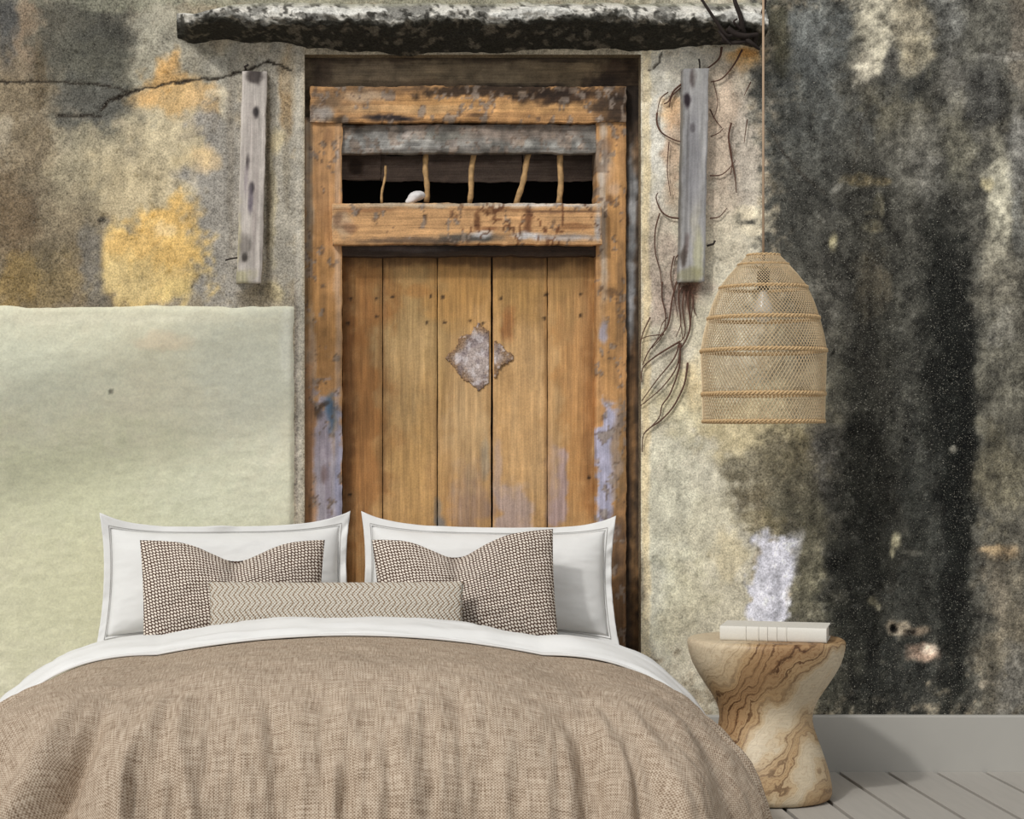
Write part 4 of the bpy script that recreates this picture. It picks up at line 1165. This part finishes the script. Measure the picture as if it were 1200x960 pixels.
# ------------------------------------------------------------------ book
MAT_BOOK = mat_plain('ivory book cloth', (214, 210, 200), 0.7, 0.03, 200, 0.15)
k = M('page edges', 0.85, 0.1)
pg = k.noise(k.coord('Object', (4, 4, 700)), 1.0, 2)
MAT_PAGE = k.out(k.scale(rgba(214, 206, 194), k.rng(pg, 0.3, 0.7, 0.82, 1.06)))
bk = empty('book')
BL, BD, BH = 0.335, 0.215, 0.046
bx_, _ = P(911, 745, 0.60)
bk.location = (bx_, -0.575, 0.5262)
bk.rotation_euler = (0, 0, math.radians(-17))
tag(bk, 'thick ivory closed book with ribbed spine on the wooden side table', 'book')
box('page_block', (-BL / 2 + 0.005, -BD / 2 + 0.006, 0.004), (BL / 2 - 0.005, BD / 2 - 0.006, BH - 0.004), MAT_PAGE, bk)
# cover: two boards and a slightly rounded spine, one folded shell
cs = []
for i in range(9):
    a = math.pi * i / 8
    cs.append((-BD / 2 - 0.006 * math.sin(a), BH / 2 - (BH / 2) * math.cos(a)))
outer = [(BD / 2, 0.0)] + cs + [(BD / 2, BH)]
inner = [(BD / 2, BH - 0.003)] + [(y + 0.004, BH / 2 + (zc - BH / 2) * 0.87) for y, zc in cs[::-1]] + [(BD / 2, 0.003)]
pr = outer + inner
n = len(pr)
V = [(xx, y, zc) for xx in (-BL / 2, BL / 2) for y, zc in pr]
half = len(outer)
Fc = [(i, (i + 1) % n, n + (i + 1) % n, n + i)[::-1] for i in range(n)]
for i in range(half - 1):
    j = n - 1 - i
    Fc.append((i, i + 1, j - 1, j))
    Fc.append((n + i, n + i + 1, n + j - 1, n + j)[::-1])
mesh('cover', V, Fc, MAT_BOOK, bk, smooth=True, sharp=35)
for xr in (-0.086, -0.046, -0.018, 0.012, 0.042):
    pts = [(xr, y - 0.0012, zc) for y, zc in cs]
    tubes('spine_rib', [(pts, 0.0022)], MAT_BOOK, bk, 6)

# ------------------------------------------------------------------ pendant lamp of woven rattan
k = M('rattan strand', 0.7, 0.25)
oc = k.coord('Object')
nn = k.noise(oc, 120, 2)
MAT_RAT = k.out(k.scale(rgba(220, 198, 162), k.rng(nn, 0.3, 0.7, 0.8, 1.15)))
k = M('rattan braid', 0.7, 0.25)
oc = k.coord('Object')
nn = k.noise(oc, 160, 2)
MAT_BRAID = k.out(k.scale(rgba(196, 166, 124), k.rng(nn, 0.3, 0.7, 0.75, 1.2)))
LD = 0.55
LS = F / (ZW - LD)
LXc, _ = P(894.5, 400, LD)


def lz(py): return H0 - (py - CY) / LS


LP = [(298, 17), (309, 27.5), (322, 39), (336, 49.5), (354, 57.5), (372, 63.5), (391, 68.5), (411, 72), (436, 71.2), (461, 70.4), (478, 70), (495, 69.8)]
lpy = np.array([p[0] for p in LP], float)
lpr = np.array([p[1] for p in LP], float)


def lrad(py): return np.interp(py, lpy, lpr) / LS


lamp = empty('pendant_lamp', (LXc, -LD, lz(298)))
tag(lamp, 'bell shaped woven rattan pendant lamp hanging above the side table', 'lamp')
ZB = lz(298)
bands = [(299.5, 2.2), (310.5, 2.0), (337.5, 2.6), (373.5, 3.0), (411.5, 3.0), (462, 3.2), (494, 2.6)]


def braid(name, py, hw):
    """two cords twisted round each other along the hoop"""
    lines = []
    r0 = lrad(py)
    turns = int(2 * math.pi * r0 / 0.028)
    N = turns * 7
    for ph_ in (0, math.pi):
        pts = []
        for i in range(N + 1):
            a = 2 * math.pi * i / N
            b_ = turns * a + ph_
            rr = r0 + 0.0022 * math.cos(b_)
            pts.append((rr * math.cos(a), rr * math.sin(a), lz(py) - ZB + hw / LS * 0.48 * math.sin(b_)))
        lines.append((pts, hw / LS * 0.48))
    return tubes(name, lines, MAT_BRAID, lamp, 5)


for py, hw in bands:
    braid('hoop', py, hw)
for (ya, yb, cnt, sl) in ((300, 310, 52, 0.35), (311, 337, 80, 0.55), (338, 373, 88, 0.5), (374, 411, 96, 0.42), (412, 461, 98, 0.42), (463, 494, 98, 0.26)):
    lines = []
    NN = 9
    for sgn in (1, -1):
        for i in range(cnt):
            pts = []
            for j in range(NN):
                t = j / (NN - 1)
                py = ya + (yb - ya) * t
                a = 2 * math.pi * (i / cnt) + sgn * sl * t
                rr = lrad(py) + sgn * 0.0012
                pts.append((rr * math.cos(a), rr * math.sin(a), lz(py) - ZB))
            lines.append((pts, 0.00115))
    tag(tubes('woven_mesh', lines, MAT_RAT, lamp, 3), kind='stuff')
# inside: socket and clear bulb, then the cord up to the ceiling
MAT_BLK = mat_plain('dark socket', (40, 36, 32), 0.5)
MAT_CORD = mat_plain('brown cord', (176, 150, 124), 0.8)
k = M('frosted bulb glass', 0.25, 0.5)
MAT_BULB = k.out(rgba(214, 208, 196))
tubes('socket', [([(0, 0, lz(318) - ZB), (0, 0, lz(340) - ZB)], 0.02)], MAT_BLK, lamp, 14)
bp = [(0.012, 0.0), (0.014, -0.012), (0.020, -0.03), (0.029, -0.05), (0.033, -0.068), (0.031, -0.085), (0.022, -0.1), (0.008, -0.107), (0.0, -0.108)]
V = [(r * math.cos(2 * math.pi * j / 20), r * math.sin(2 * math.pi * j / 20), lz(340) - ZB + h) for r, h in bp for j in range(20)]
mesh('bulb', V, gq(len(bp), 20, wrapy=True), MAT_BULB, lamp, weld=True)
CEIL = 3.40
tubes('cord', [([(0, 0, lz(318) - ZB), (0, 0, 0.4), (0, 0, CEIL - 0.03 - ZB)], 0.0038)], MAT_CORD, lamp, 8)
tubes('ceiling_rose', [([(0, 0, CEIL - 0.03 - ZB), (0, 0, CEIL - ZB)], 0.05)], MAT_CORD, lamp, 20)
for j in range(3):   # spider wires holding the shade on the cord
    a = 2 * math.pi * j / 3 + 0.4
    tubes('spider_arm', [([(0, 0, lz(318) - ZB), (lrad(302) * math.cos(a), lrad(302) * math.sin(a), lz(301) - ZB)], 0.002)], MAT_BLK, lamp, 5)
tag(box('trim_2', (-2.75, -LD - 0.05, CEIL), (3.75, -LD + 0.05, CEIL + 0.12), MAT_BEDWOOD), 'timber ceiling beam high above the frame', 'beam', kind='structure')

# added sloping beam, out of view, placed to shade the green panel
shade_bar = box('shade_beam', (-1.7, -0.13, -0.07), (0.85, 0.13, 0.07), MAT_BEDWOOD, None, 0.005, 1)
shade_bar.location = (-0.72 - 2.0 * sd.x, -2.0 * sd.y, 1.29 - 2.0 * sd.z)
shade_bar.rotation_euler = (0, -math.atan2(90, 345), 0)
tag(shade_bar, 'sloping timber rafter of the open roof beyond the left edge', 'shade blocker', kind='structure')
